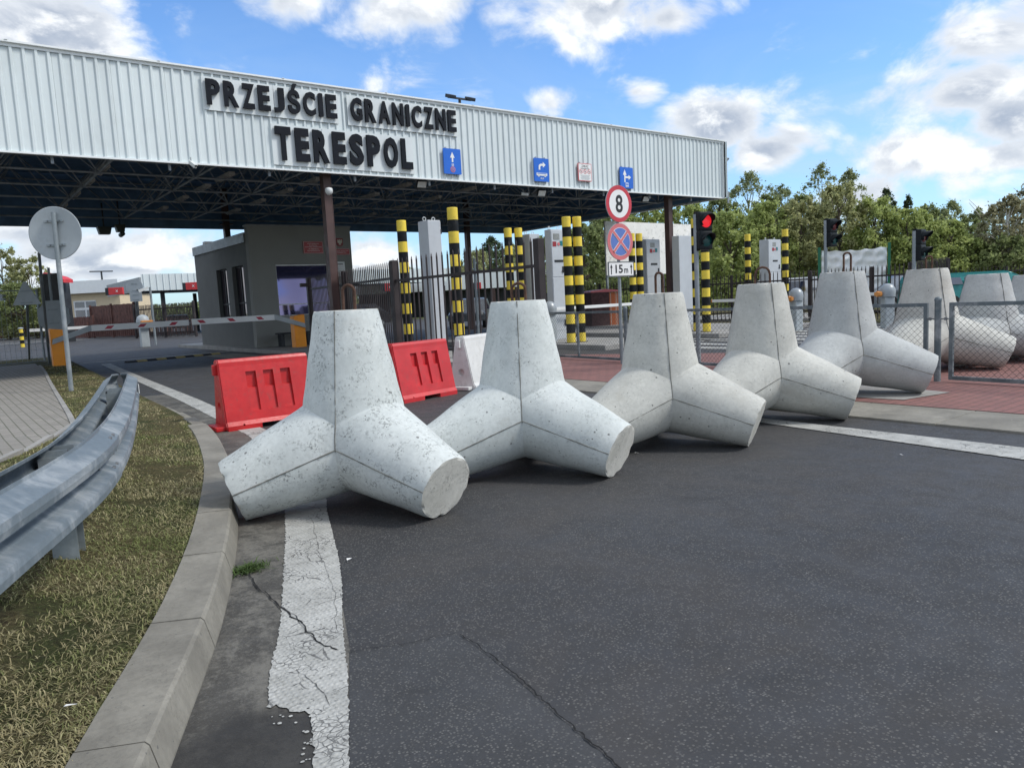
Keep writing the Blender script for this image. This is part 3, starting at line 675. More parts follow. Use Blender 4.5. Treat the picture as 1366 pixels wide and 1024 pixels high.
# ------------------------------------------------------------------ red / white plastic barriers
def plastic_barrier(label, loc, rz, mat, group, seed=0):
    Lb = 1.04; hb = .79; mb = MB()
    prof = [(-.235, 0), (-.235, .055), (-.205, .10), (-.085, hb-.075), (-.080, hb-.03), (-.065, hb), (.065, hb), (.080, hb-.03), (.085, hb-.075), (.205, .10), (.235, .055), (.235, 0)]
    bm = bmesh.new(); rows = []
    for x in (-Lb/2, Lb/2):
        rows.append([bm.verts.new((x, y, z)) for y, z in prof])
    n = len(prof)
    for i in range(n): bm.faces.new((rows[0][i], rows[0][(i+1) % n], rows[1][(i+1) % n], rows[1][i]))
    bm.faces.new(rows[0]); bm.faces.new(rows[1][::-1]); bmesh.ops.recalc_face_normals(bm, faces=bm.faces)
    bmesh.ops.bevel(bm, geom=[e for e in bm.edges if abs(e.verts[0].co.x-e.verts[1].co.x) < 1e-5], offset=.012, segments=2, affect='EDGES')
    body = MB(); body.bm(bm); o = body.obj('water_barrier', mat)
    cuts = []
    def cutter(mbx):
        c = mbx.obj('cut', mat); cuts.append(c); md = o.modifiers.new('b', 'BOOLEAN'); md.operation = 'DIFFERENCE'; md.object = c; md.solver = 'EXACT'
    def inclin(z): return -.205+(z-.10)*(.12/(hb-.175))
    for k in range(3 if mat is not PLASW else 0):
        x = -.17+k*.20
        c = MB(); pr = [(inclin(.64)-.05, .64), (inclin(.64)+.035, .64), (inclin(.46)+.055, .46), (inclin(.455)+.03, .455), (inclin(.20)+.024, .20), (inclin(.20)-.05, .20)]
        vs = [(x-.058, y, z) for y, z in pr]+[(x+.058, y, z) for y, z in pr]; m5 = 6
        c.add(vs, [tuple(range(m5)), tuple(range(2*m5-1, m5-1, -1))]+[(i, m5+i, m5+(i+1) % m5, (i+1) % m5) for i in range(m5)]); cutter(c)
        c = MB(); vs = [(x-.058, -y, z) for y, z in pr]+[(x+.058, -y, z) for y, z in pr]
        c.add(vs, [tuple(range(m5)), tuple(range(2*m5-1, m5-1, -1))]+[(i, m5+i, m5+(i+1) % m5, (i+1) % m5) for i in range(m5)]); cutter(c)
    c = MB(); c.box((.02, 0, .0), (.30, .8, .11)); cutter(c)
    c = MB(); c.tube((-Lb/2-.1, 0, .26), (-Lb/2+.06, 0, .26), .055, n=20); cutter(c)
    c = MB(); c.tube((Lb/2+.1, 0, .26), (Lb/2-.06, 0, .26), .055, n=20); cutter(c)
    for x in (-.33,): 
        c = MB(); c.tube((x, -.4, .055), (x, -.19, .055), .013, n=12); cutter(c)
    bpy.context.view_layer.update()
    me = bpy.data.meshes.new_from_object(o.evaluated_get(bpy.context.evaluated_depsgraph_get()))
    o.modifiers.clear(); o.data = me
    for c in cuts: bpy.data.objects.remove(c)
    o.location = loc; o.rotation_euler.z = rz
    ft = MB(); ft.box((-Lb/2-.045, .0, .03), (.12, .36, .05), 0, bev=.012)
    ft.obj('coupling_foot', mat, o)
    lg = MB(); lg.box((-Lb/2-.018, .0, hb-.11), (.05, .05, .12), 0, bev=.01); lg.obj('coupling_lug', mat, o)
    tag(o, label, 'barrier', group); return o
G1 = 'plastic road barriers behind the tetrapods'
def bar_at(x0, y0, x1, y1, z, label, mat, push=0.0):
    p, q = onz(x0, y0, z), onz(x1, y1, z); d = q-p; rz = math.atan2(d.y, d.x); c = p+Vector((math.cos(rz), math.sin(rz), 0))*.52+Vector((-math.sin(rz), math.cos(rz), 0))*(.07+push); c.z = 0
    return plastic_barrier(label, c, rz, mat, G1)
bar_at(289, 481, 403, 471, .79, 'red plastic barrier beside the left kerb, left of the nearest tetrapod', PLASR)
bar_at(522, 459, 608, 450, .79, 'faded red plastic barrier standing between the first two tetrapods', PLASR2)
p = onz(613, 449, .79)
plastic_barrier('white plastic barrier half hidden behind the second tetrapod', (p.x+.47, p.y+.22, 0), R(24), PLASW, G1)

# ------------------------------------------------------------------ guardrail
GW = [(0, 0), (.002, .014), (.040, .035), (.081, .058), (.083, .085), (.078, .108), (.030, .128), (.004, .146), (0, .155), (.004, .164), (.030, .182), (.078, .202), (.083, .225), (.081, .252), (.040, .275), (.002, .296), (0, .31)]
def sweep_w(path, side=1, z_off=0.0, out=0.0, ext=False):
    """path: list of (x, y, ztop)"""
    mb = MB(); P = [Vector(p) for p in path]; rows = []
    for i, p in enumerate(P):
        a = P[max(0, i-1)]; b = P[min(len(P)-1, i+1)]; d = (b-a); d.z = 0; d.normalize(); nrm = Vector((d.y, -d.x, 0))*side
        rows.append([p+nrm*(w+out)+Vector((0, 0, z-.31+z_off)) for w, z in GW])
    k = len(GW); vs = [q for r in rows for q in r]
    mb.add(vs, [(i*k+j, i*k+j+1, (i+1)*k+j+1, (i+1)*k+j) for i in range(len(P)-1) for j in range(k-1)], 0, False); return mb
def cr_path(pts, n=8):
    P = [Vector(p) for p in pts]; out = []
    for i in range(len(P)-1):
        p0 = P[max(0, i-1)]; p1 = P[i]; p2 = P[i+1]; p3 = P[min(len(P)-1, i+2)]
        for k in range(n):
            t = k/n; out.append(.5*((2*p1)+(p2-p0)*t+(2*p0-5*p1+4*p2-p3)*t*t+(3*p1-3*p2+p3-p0)*t**3))
    out.append(P[-1]); return out
gr = thing('guardrail', 'galvanised double sided W beam guardrail curving along the grass on the left', 'guardrail', (-1.0, -12.8, .2))
def rel(mb, o): mb.v = [tuple(Vector(v)-o.location) for v in mb.v]; return mb
FP = [onz(x, y, .76) for x, y in ((0, 653), (62, 618), (112, 587), (143, 557), (158, 531), (167, 508), (170, 498))]
FR = cr_path([FP[0]+(FP[0]-FP[1])*6+Vector((-.12, 0, 0)), FP[0]+(FP[0]-FP[1])*3, FP[0]+(FP[0]-FP[1])*1.2]+FP, 6)
for _ in range(6): FR = [FR[0]]+[(FR[i-1]+FR[i]*2+FR[i+1])/4 for i in range(1, len(FR)-1)]+[FR[-1]]
ji = min(range(len(FR)), key=lambda i: (FR[i]-onz(127, 577, .76)).length)
def solid(o, th=.004):
    md = o.modifiers.new('s', 'SOLIDIFY'); md.thickness = th; md.offset = 0; return o
RPATH = [p+Vector((-.14, .04, -.01)) for p in FR if p.y > -17.5]
endc = [FR[-1]+Vector((-.0, 0, 0))]
e0 = FR[-1]; e1 = RPATH[-1]; cc = (e0+e1)/2; rr = (e0-e1).length/2; a0 = math.atan2(e0.y-cc.y, e0.x-cc.x)
ENDP = [Vector((cc.x+rr*math.cos(a0+PI*i/14), cc.y+rr*math.sin(a0+PI*i/14), .76)) for i in range(1, 14)]
solid(rel(sweep_w(FR[:ji+2], 1, 0, .006), gr).obj('beam', GALV, gr, (0, 0, 0)))
solid(rel(sweep_w(FR[ji-2:]+ENDP[:7], 1, 0, 0), gr).obj('beam', GALV, gr, (0, 0, 0)))
solid(rel(sweep_w(RPATH[:]+ENDP[7:][::-1], -1, 0, 0), gr).obj('beam', GALV, gr, (0, 0, 0)))
PO = []
for px_, py_ in ((-60, 690), (119, 582), (165, 512)):
    q = min(FR, key=lambda p: (p-onz(px_, py_, .76)).length); i = FR.index(q); d = FR[min(i+1, len(FR)-1)]-FR[i-1]; PO.append((q.x-(.13 if px_ > 100 and px_ < 150 else .075), q.y+.03, .72, math.degrees(math.atan2(-d.x, d.y))))
for i, (x, y, zt, rz) in enumerate(PO):
    ps = MB(); r_m = R(rz); g = .10
    ps.box((-.05, 0, (zt+g)/2-.05), (.008, .14, zt-g+.1)); ps.box((.0, .073, (zt+g)/2-.05), (.108, .006, zt-g+.1)); ps.box((.0, -.073, (zt+g)/2-.05), (.108, .006, zt-g+.1))
    ps.box((.0, -.083, zt-.16), (.13, .010, .26), 0)
    o = ps.obj('post', GALV2, gr); o.location = Vector((x, y, 0))-gr.location; o.rotation_euler.z = r_m
def bolt(p, q, r_, r2_=None):
    b_ = MB(); b_.tube(p, q, r_, r2_, n=8); rel(b_, gr).obj('bolt', BOLT, gr)
for z in (.045, .115, .195, .265):
    for dd in (.04, .14):
        q = FR[ji]; d = (FR[ji+1]-FR[ji]); d.z = 0; d.normalize(); n_ = Vector((d.y, -d.x, 0)); off = lerp_tab([(c, a) for a, c in GW], z)
        p = q+d*dd+n_*(off+.003)+Vector((0, 0, z-.31)); bolt(p, p+n_*.012, .012, .010)
for i, y in enumerate(p[1] for p in PO):
    q = min(FR, key=lambda p: abs(p.y-y)); bolt(q+Vector((.0, 0, -.155)), q+Vector((.03, -.01, -.155)), .015)
    q = min(RPATH, key=lambda p: abs(p.y-y))
    for dz in (-.06, -.155): bolt(q+Vector((.0, 0, dz)), q+Vector((.05, -.02, dz)), .016)
rf = MB(); q = FR[-3]; rf.box(q+Vector((.088, 0, -.14)), (.006, .05, .09)); rel(rf, gr).obj('reflector', SWHITE, gr)

# ------------------------------------------------------------------ canopy
ca = thing('canopy', 'long border crossing canopy with white ribbed metal fascia', 'canopy', (3.75, 0, 0))
ZB, ZT = 4.47, 6.46; A0, A1, BD = -14.0, 21.55, 12.4
def ribs(x0, x1, z0, z1, axis='x', pitch=.2):
    mb = MB(); pts = []; x = x0
    while x < x1:
        pts += [(x, 0), (x+.118, 0), (x+.136, -.034), (x+.176, -.034), (x+.194, 0)]; x += pitch
    pts.append((x1, 0)); vs = [(px, py, z0) for px, py in pts]+[(px, py, z1) for px, py in pts]; n = len(pts)
    mb.add(vs, [(i, i+1, n+i+1, n+i) for i in range(n-1)], 0); return mb
fa = ribs(A0, A1, ZB+.03, ZT-.04); o = rel(fa, ca).obj('fascia', WHITESHEET, ca); solid(o, .002)
fb = ribs(-BD, 0, ZB+.03, ZT-.04); fb.v = [(A1-p[1]+.002, -p[0], p[2]) for p in fb.v]; rel(fb, ca).obj('side_fascia', WHITESHEET, ca)
fb = MB(); fb.box(((A0+A1)/2, BD, (ZB+ZT)/2), (A1-A0, .03, ZT-ZB)); rel(fb, ca).obj('rear_fascia', DECK, ca)
tr = MB(); tr.box(((A0+A1)/2, -.012, ZT), (A1-A0+.12, .16, .035)); tr.box((A1+.03, BD/2+.08, ZT), (.16, BD, .034)); tr.box(((A0+A1)/2, -.035, ZT-.045), (A1-A0+.1, .006, .07))
for i in range(14): tr.box((A0+1.3+i*2.6, -.02, ZT+.02), (.05, .17, .008))
tr.box((A1+.018, -.012, (ZB+ZT)/2+.0), (.11, .12, ZT-ZB-.03)); rel(tr, ca).obj('coping', WHITETRIM, ca)
tr = MB(); tr.box(((A0+A1)/2, -.02, ZB+.012), (A1-A0+.06, .07, .035)); tr.box((A1+.02, BD/2+.05, ZB+.012), (.07, BD, .034)); rel(tr, ca).obj('bottom_trim', WHITETRIM, ca)
dk = MB(); dk.box(((A0+A1)/2, BD/2, ZT-.22), (A1-A0-.1, BD-.1, .10)); dk.box(((A0+A1)/2, .08, 5.45), (A1-A0-.1, .02, 1.85)); dk.box((A1-.08, BD/2, 5.45), (.02, BD-.2, 1.85)); rel(dk, ca).obj('roof_deck', DECK, ca)
sf = MB(); G = 2.12; zb_, zt_ = 4.66, 5.95; xs = [4.18+G*i for i in range(-8, 9)]; ys = [.55+G*1.0*i for i in range(6)]
nd = 5
for i, x in enumerate(xs):
    sf.tube((x, ys[0], zb_), (x, ys[-1], zb_), .03, n=nd, cap=False)
for y in ys: sf.tube((xs[0], y, zb_), (xs[-1], y, zb_), .03, n=nd, cap=False)
xt = [x-G/2 for x in xs]+[xs[-1]+G/2]; yt = [.2]+[y+G/2 for y in ys[:-1]]+[12.1]
for x in xt: sf.tube((x, yt[0], zt_), (x, yt[-1], zt_), .03, n=nd, cap=False)
for y in yt: sf.tube((xt[0], y, zt_), (xt[-1], y, zt_), .03, n=nd, cap=False)
for i, x in enumerate(xs):
    for j, y in enumerate(ys):
        for xx in (xt[i], xt[i+1]):
            for yy in (yt[j], yt[j+1]): sf.tube((x, y, zb_), (xx, yy, zt_), .021, n=4, cap=False)
        sf.box((x, y, zb_), (.16, .16, .05))
for x in xs: sf.box((x+.9, .14, 4.55), (.05, .05, .42)); sf.tube((x+.9, .16, 4.62), (x, .55, zt_-.5), .02, n=4)
sf.tube((A0, .16, 4.56), (A1-.1, .16, 4.56), .04, n=6)
rel(sf, ca).obj('space_frame', TRUSS, ca)
for (x, y) in ((6.56, .42), (19.06, .42), (7.75, 11.9), (18.6, 11.9), (-5.8, .45), (-5.8, 11.9)):
    c = MB(); z1 = 5.9; c.box((0, 0, z1/2), (.19, .012, z1)); c.box((-.095, 0, z1/2), (.014, .20, z1)); c.box((.095, 0, z1/2), (.014, .20, z1)); c.box((0, 0, .02), (.4, .4, .03)); c.box((0, 0, 4.6), (.4, .4, .03))
    c.box((0, -.09, z1/2-.2), (.174, .010, z1-.5))
    o = c.obj('column', BROWNST, ca); o.location = Vector((x, y, 0))-ca.location
for i in range(11):
    x = -8+2.55*i+(.25 if i % 2 else 0)
    for y in (3.0, 5.0, 7.2, 9.6):
        t_ = MB(); t_.box((0, 0, 0), (.16, 1.15, .07)); t_.tube((-.04, -.52, -.045), (-.04, .52, -.045), .014, n=6); t_.tube((.04, -.52, -.045), (.04, .52, -.045), .014, n=6)
        if i == 0 and y == 3.0: tube0 = t_.obj('tube_light', TUBEM, ca); o = tube0
        else: o = tube0.copy(); COL.objects.link(o)
        o.location = Vector((x, y, 4.78))-ca.location

# lettering
def letters(words, y=-.055, th=.07):
    """words: list of (text, xL, zb, xR, zt) in fascia coordinates"""
    return
WID = {'I': .36, 'J': .85, 'Z': .95, 'S': .98, 'L': .85, 'T': .98, 'E': .90, 'C': 1.0, 'Ś': .98, 'A': 1.12, 'N': 1.08, 'P': .98, 'R': 1.04, 'O': 1.06, 'G': 1.06}
def word(body, px0, px1, pyt0, pyb0, pyt1, pyb1, label, offset):
    pL = onb((px0[0]+px0[1])/2, (pyt0+pyb0)/2, -.06); pR = onb((px1[0]+px1[1])/2, (pyt1+pyb1)/2, -.06)
    zb0 = onb(px0[1], pyb0, -.06).z; zt0 = onb(px0[0], pyt0, -.06).z; zb1 = onb(px1[1], pyb1, -.06).z; zt1 = onb(px1[0], pyt1, -.06).z
    x0, x1 = pL.x, pR.x; tot = sum(WID[c] for c in body)+.28*(len(body)-1); k = (x1-x0)/tot; zb = (zb0+zb1)/2; zt = (zt0+zt1)/2
    root = thing('lettering', label, 'lettering', (x0, -.05, zb)); bp = MB(); 
    x = x0
    for c in body:
        w = WID[c]*k; mb = MB(); zz = zt+(.25*(zt-zb) if c == 'Ś' else 0)
        if c == 'I': mb.prism(rrect(0, w, 0, zt-zb, .03), -.085, -.03, 0)
        else: text_into(mb, c, 0, w, 0, zz-zb, -.085, .055, 0, offset)
        o = mb.obj('letter', NAVY, root); o.location = (x-x0, 0, 0)
        st = MB(); x += w+.28*k
    H = zt-zb; W_ = x1-x0; n = max(1, round(W_/1.3))
    for i in range(n):
        q = MB(); q.box((-.07+(i+.5)*(W_+.14)/n, .002, H/2-.02), ((W_+.14)/n-.012, .012, H+.16)); q.obj('backing_panel', BACKP, root)
    return root
word('PRZEJŚCIE', (273.5, 275), (447, 448), 107, 141, 127, 158, 'black raised letters PRZEJŚCIE, first word of the upper line on the fascia', .037)
word('GRANICZNE', (466, 467), (607, 606.5), 130, 160, 149, 178, 'black raised letters GRANICZNE, second word of the upper line on the fascia', .037)
word('TERESPOL', (363.5, 370), (546, 551), 168, 213, 187, 227.5, 'large black raised letters TERESPOL in the lower line on the fascia', .048)

# signs on the fascia
def plate(mb, w, h, mi=0, y=0, th=.03): mb.prism(rrect(-w/2, w/2, -h/2, h/2, .02), y, y+th, mi)
def arrow_up(mb, x, z0, z1, w, hw, y, mi, th=.003):
    hh = hw*1.05; mb.prism([(x-w/2, z0), (x+w/2, z0), (x+w/2, z1-hh), (x+hw/2, z1-hh), (x, z1), (x-hw/2, z1-hh), (x-w/2, z1-hh)], y, y+th, mi)
def fsign(label, x, z, w, h, kind):
    r0_ = thing('lane_sign', label, 'sign', (x, -.10, z)); mb = MB()
    if kind == 'notice':
        plate(mb, w, h, 2); mb.prism(rrect(-w/2+.02, w/2-.02, -h/2+.02, h/2-.02, .01), -.003, 0, 0)
        text_into(mb, 'ZAKAZ', -.14, .14, h/2-.115, h/2-.045, -.006, .003, 3)
        for k in range(2): mb.box((0, -.0045, h/2-.145-k*.022), (.36-.06*k, .003, .008), 3)
        for k in range(3):
            cx = -.165+k*.165; mb.disc((cx, .02), .07, -.0055, 24, 2, .0025); mb.disc((cx, .02), .052, -.0075, 24, 0, .002)
            mb.box((cx, -.009, .02), (.05, .002, .03), 3); mb.box((cx, -.0115, .02), (.012, .002, .11), 2, ry=R(-45))
        for k in range(6): mb.box((0, -.0045, -.09-k*.024), (.40-.05*(k % 3), .003, .009), 4)
    else:
        plate(mb, w, h, 0, 0); 
        if kind == 'bus':
            y = -.006
            mb.prism([(-.11, .0), (-.055, .0), (-.055, .075), (-.04, .10), (-.01, .115), (.05, .115), (.05, .065), (.15, .145), (.05, .225), (.05, .172), (-.02, .172), (-.075, .155), (-.105, .115), (-.11, .08)], y, y+.006, 1)
            mb.prism(rrect(-.20, .20, -.165, -.085, .02), y, y+.006, 1); mb.box((0, y-.001, -.105), (.34, .002, .02), 0)
            for sx in (-.12, .12): mb.disc((sx, -.17), .028, y, 16, 1, .006)
            text_into(mb, 'BUS', -.05, .07, -.262, -.215, y, .006, 1)
        if kind == 'up':
            arrow_up(mb, 0, -.02, .24, .045, .14, -.006, 1, .006)
            text_into(mb, '08', -.035, .035, -.12, -.055, -.006, .006, 1)
            mb.disc((0, -.205), .075, -.004, 24, 3, .004); mb.disc((0, -.205), .058, -.007, 24, 4, .003)
            for s in (45, -45): mb.box((0, -.009 - (.0015 if s > 0 else 0), -.205), (.012, .0015, .12), 3, ry=R(s))
        if kind == 'branch':
            arrow_up(mb, -.09, -.14, .255, .05, .16, -.006, 1, .006)
            mb.prism([(-.064, -.01), (.08, -.01), (.08, -.055), (.19, .02), (.08, .095), (.08, .05), (-.064, .05)], -.006, 0, 1)
            mb.prism(rrect(-.06, .07, -.285, -.15, .015), -.006, 0, 1); mb.box((.005, -.008, -.20), (.10, .002, .045), 0); mb.box((.005, -.0085, -.26), (.10, .002, .015), 0)
    mats = {'notice': [SWHITE, SWHITE, SREDF, SBLACK, GREYSIGN]}.get(kind, [BLUE, SWHITE, SWHITE, SREDF, SBLUEF])
    mb.obj('face', mats, r0_)
    bk_ = MB()
    for sx in (-w*.3, w*.3): bk_.box((sx, .055, 0), (.03, .05, h+.08))
    bk_.obj('bracket', GREYSIGN, r0_)
fsign('blue lane sign with straight arrow and small no parking roundel, right of the lettering', 9.93, 4.96, .54, .65, 'up')
fsign('blue lane sign with right turn arrow over a white bus', 12.99, 4.93, .55, .65, 'bus')
fsign('white prohibition notice with red border between the blue lane signs', 14.7, 4.965, .55, .52, 'notice')
fsign('blue lane sign with straight and right arrows above the speed limit 8 sign', 16.5, 4.90, .58, .65, 'branch')

# small equipment hanging from the canopy
def camera_box(label, p, rz, tilt=-20):
    t = thing('surveillance_camera', label, 'camera', p, R(rz), 'cameras under the canopy'); t.scale = (.62,)*3
    a = MB(); a.tube((0, 0, .0), (0, 0, .20), .02, n=8); a.obj('bracket', GREYSIGN, t)
    b = MB(); b.box((0, -.08, -.05), (.11, .34, .11), 0, rx=R(tilt), bev=.015); b.box((0, -.10, .012), (.13, .38, .01), 0, rx=R(tilt)); b.obj('housing', DOME, t)
    b = MB(); b.tube((0, -.24, -.115), (0, -.26, -.125), .035, n=12); b.obj('lens', SBLACK, t); return t
def px_under(x, y, b): return onb(x, y, b)
camera_box('white camera hanging under the fascia left of the lettering', onb(255, 218, -.15), 20, 35)
camera_box('small white camera under the fascia between blue signs', onb(698, 258, .4), 50, 10)
def flood(label, p, rz=0):
    t = thing('floodlight', label, 'floodlight', p, R(rz), 'floodlights under the canopy'); t.scale = (.8,)*3
    a = MB(); a.tube((0, 0, 0), (0, 0, .14), .015, n=6); a.obj('bracket', DARKST, t)
    b = MB(); b.box((0, 0, -.06), (.34, .08, .24), 0, rx=R(30), bev=.01); b.obj('housing', DARKST, t)
    b = MB(); b.box((0, -.045, -.085), (.30, .012, .20), 0, rx=R(30)); b.obj('glass', LAMPM, t); return t
flood('floodlight under the fascia below the letter L of TERESPOL', onb(562, 243, .3), -8)
flood('floodlight under the fascia below the bus lane sign', onb(722, 255, .3), -8)
flood('floodlight under the fascia right of the speed limit 8 sign', onb(861, 263, .3), -8)
t = thing('dome_camera', 'white dome camera on the brown canopy column', 'camera', onb(438, 253, .1)); t.scale = (.75,)*3
a = MB(); a.box((-.0, .10, .03), (.05, .2, .04)); a.obj('arm', GREYSIGN, t); a = MB(); a.lathe([(.03, .06), (.10, .04), (.12, 0), (.12, -.06), (.10, -.12), (.06, -.16), (.01, -.18)], (0, -.04, 0), 20); a.obj('dome', DOME, t)
for lb, x, y, s in (('dark box lamp hanging from the far canopy edge, left one', 139, 307, 1.0), ('dark twin camera hanging from the far canopy edge beside the box lamp', 160, 304, .7)):
    p = onb(x, y, 11.9); t = thing('hanging_lamp', lb, 'lamp', p); a = MB(); a.tube((0, 0, .1), (0, 0, .9), .025, n=6); a.obj('rod', DARKST, t)
    a = MB(); a.prism([(-.16*s, -.14), (.16*s, -.14), (.22*s, .10), (-.22*s, .10)], -.15, .15); 
    if s < 1: a.tube((.05, -.1, -.2), (.05, .25, -.22), .08, n=10)
    a.obj('housing', pm('hung_dark', (.05, .06, .05), .5), t)
p = onb(613, 131, 6); t = thing('roof_light_mast', 'twin floodlight mast standing on the canopy roof', 'light mast', (p.x, 6, ZT))
a = MB(); a.tube((0, 0, 0), (0, 0, p.z-ZT), .05, n=10); a.obj('mast', DARKST, t)
a = MB(); a.box((0, 0, p.z-ZT-.02), (1.0, .06, .06)); a.obj('crossbar', DARKST, t)
for sx in (-.42, .42):
    a = MB(); a.box((sx, -.06, p.z-ZT+.0), (.26, .34, .12), 0, rx=R(20), bev=.02); a.obj('lamp_head', DARKST, t)

# ------------------------------------------------------------------ booth
bo = thing('control_booth', 'grey rendered control booth with wide window under the canopy', 'booth', (9.07, 8.2, 0))
w = MB(); X0, X1, Y0 = 7.24, 10.92, 8.2
def wall_x(mb, x0, x1, y0, y1, z0, z1, holes, mi=0):
    """box wall whose long side is x, with rectangular holes (x0,x1,z0,z1)"""
    xs_ = sorted({x0, x1, *[h[0] for h in holes], *[h[1] for h in holes]}); zs_ = sorted({z0, z1, *[h[2] for h in holes], *[h[3] for h in holes]})
    for a, b in zip(xs_, xs_[1:]):
        for c, d in zip(zs_, zs_[1:]):
            if any(h[0]-1e-6 <= a and b <= h[1]+1e-6 and h[2]-1e-6 <= c and d <= h[3]+1e-6 for h in holes): continue
            mb.box(((a+b)/2, (y0+y1)/2, (c+d)/2), (b-a, y1-y0, d-c), mi)
wall_x(w, X0, X1, Y0, Y0+.3, .12, 4.15, [(8.09, 10.02, 1.12, 2.88)])
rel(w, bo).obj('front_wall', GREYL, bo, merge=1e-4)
w = MB(); q = []
wm = MB(); wall_x(wm, Y0+.302, 14.6, 0, .28, .12, 3.72, [(8.95, 10.15, 1.05, 2.92), (10.75, 11.95, 1.05, 2.92)])
wm.v = [(X0+.003+p[1], p[0], p[2]) for p in wm.v]
wm.box((X1-.14, (Y0+14.6)/2+.15, 1.92), (.28, 6.0, 3.6)); wm.box(((X0+X1)/2, 14.45, 1.92), (3.1, .28, 3.6))
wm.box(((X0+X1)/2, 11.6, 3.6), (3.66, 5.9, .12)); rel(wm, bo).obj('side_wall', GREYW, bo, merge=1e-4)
w = MB(); w.box((X0+.10, 11.55, 3.80), (.30, 6.1, .32)); w.box(((X0+X1)/2, Y0+.15, 4.17), (X1-X0+.06, .36, .05)); w.box(((X0+X1)/2+.2, 14.5, 3.9), (3.3, .3, .6)); rel(w, bo).obj('parapet', CAPZ, bo)
def framed(x0, x1, z0, z1, y, label, mull=(), rail=None, gl=GLASS):
    fr = MB(); t_ = .045
    fr.box(((x0+x1)/2, y, z0+t_/2), (x1-x0, .06, t_)); fr.box(((x0+x1)/2, y, z1-t_/2), (x1-x0, .06, t_)); fr.box((x0+t_/2, y, (z0+z1)/2), (t_, .058, z1-z0-2*t_)); fr.box((x1-t_/2, y, (z0+z1)/2), (t_, .058, z1-z0-2*t_))
    if rail: fr.box(((x0+x1)/2, y-.004, rail), (x1-x0-.02, .06, .07))
    for m_ in mull: fr.box((m_, y-.003, (z0+(rail or z1))/2), (.06, .056, (rail or z1)-z0-.06))
    o = rel(fr, bo).obj('window', WHITEF if rail else DARKST, bo); g = MB(); g.box(((x0+x1)/2, y+.012, (z0+z1)/2), (x1-x0-.06, .012, z1-z0-.06)); rel(g, bo); o2 = g.obj('pane', gl, o)
    if rail:
        for v in o2.data.vertices: v.co.y += (v.co.z-.5*(z0+z1)+.1)*.10  # pane leaned back so it mirrors more sky
    return o
framed(8.09, 10.02, 1.13, 2.87, Y0+.12, None, mull=(8.95,), rail=1.50)
for (y0, y1) in ((8.95, 10.15), (10.75, 11.95)):
    f = MB(); t_ = .05
    for zz in (1.08, 2.89, 1.65): f.box((X0+.16, (y0+y1)/2, zz), (.05, y1-y0, t_))
    for yy in (y0+.03, (y0+y1)/2+.1, y1-.03): f.box((X0+.158, yy, 1.98), (.05, t_, 1.8))
    o = rel(f, bo).obj('window', DARKST, bo); g = MB(); g.box((X0+.165, (y0+y1)/2, 1.98), (.01, y1-y0-.04, 1.82)); rel(g, bo).obj('pane', m_glass_dark('side_glass_'+str(y0), (.12, .10, .12), .05, .6), o)
w = MB(); w.box((7.9, Y0-.02, .18), (1.4, .05, .14)); rel(w, bo).obj('plinth', GREYL, bo)
def plaque(name, label, cx, cz, w_, h_, lines, cat='plaque'):
    t = thing(name, label, cat, (cx, Y0-.03, cz)); mb = MB(); mb.box((0, 0, 0), (w_, .02, h_)); mb.box((0, -.012, 0), (w_-.02, .004, h_-.02), 1); mb.box((0, -.0155, 0), (w_-.035, .004, h_-.035), 0)
    z = h_/2-.07
    for s, ww in lines:
        text_into(mb, s, -ww/2, ww/2, z-.028, z+.010, -.020, .003, 1); z -= .062
    mb.obj('face', [pm('plaque_red', (.42, .07, .075), .4), SWHITE], t); return t
plaque('wall_plaque', 'large red plaque with white writing left of the brown column', 9.47, 3.44, .72, .42, [('STRAŻ GRANICZNA', .42), ('PLACÓWKA', .30), ('KONTROLI GRANICZNEJ', .6), ('W TERESPOLU', .36), ('RZECZPOSPOLITA', .45)][:5])
plaque('wall_plaque', 'long narrow red plaque under the eagle crest', 10.5, 3.29, .66, .22, [('PRZEJŚCIE GRANICZNE', .55), ('TERESPOL', .4)])
t = thing('eagle_crest', 'red crest plaque with white eagle on the booth wall', 'crest', (10.48, Y0-.03, 3.62)); mb = MB()
mb.prism([(-.12, .14), (.12, .14), (.12, -.08), (.09, -.12), (0, -.15), (-.09, -.12), (-.12, -.08)], 0, .03, 0)
eg = [(0, .105), (.022, .095), (.018, .06), (.035, .05), (.05, .10), (.085, .09), (.09, .02), (.075, -.035), (.05, -.02), (.035, -.05), (.05, -.09), (.02, -.08), (0, -.12)]
mb.prism(eg+[(-x, z) for x, z in reversed(eg[1:-1])], -.008, 0, 1); mb.obj('shield', [CREST, CRESTW], t)
t = thing('paper_notice', 'white paper notice beside the booth window', 'notice', (10.42, Y0-.02, 2.68)); mb = MB(); mb.box((0, 0, 0), (.38, .012, .52)); mb.box((0, -.008, .17), (.24, .004, .03), 1)
for k in range(5): mb.box((0, -.008, .07-k*.06), (.28, .004, .008), 2)
mb.obj('sheet', [SWHITE, SBLACK, GREYSIGN], t)
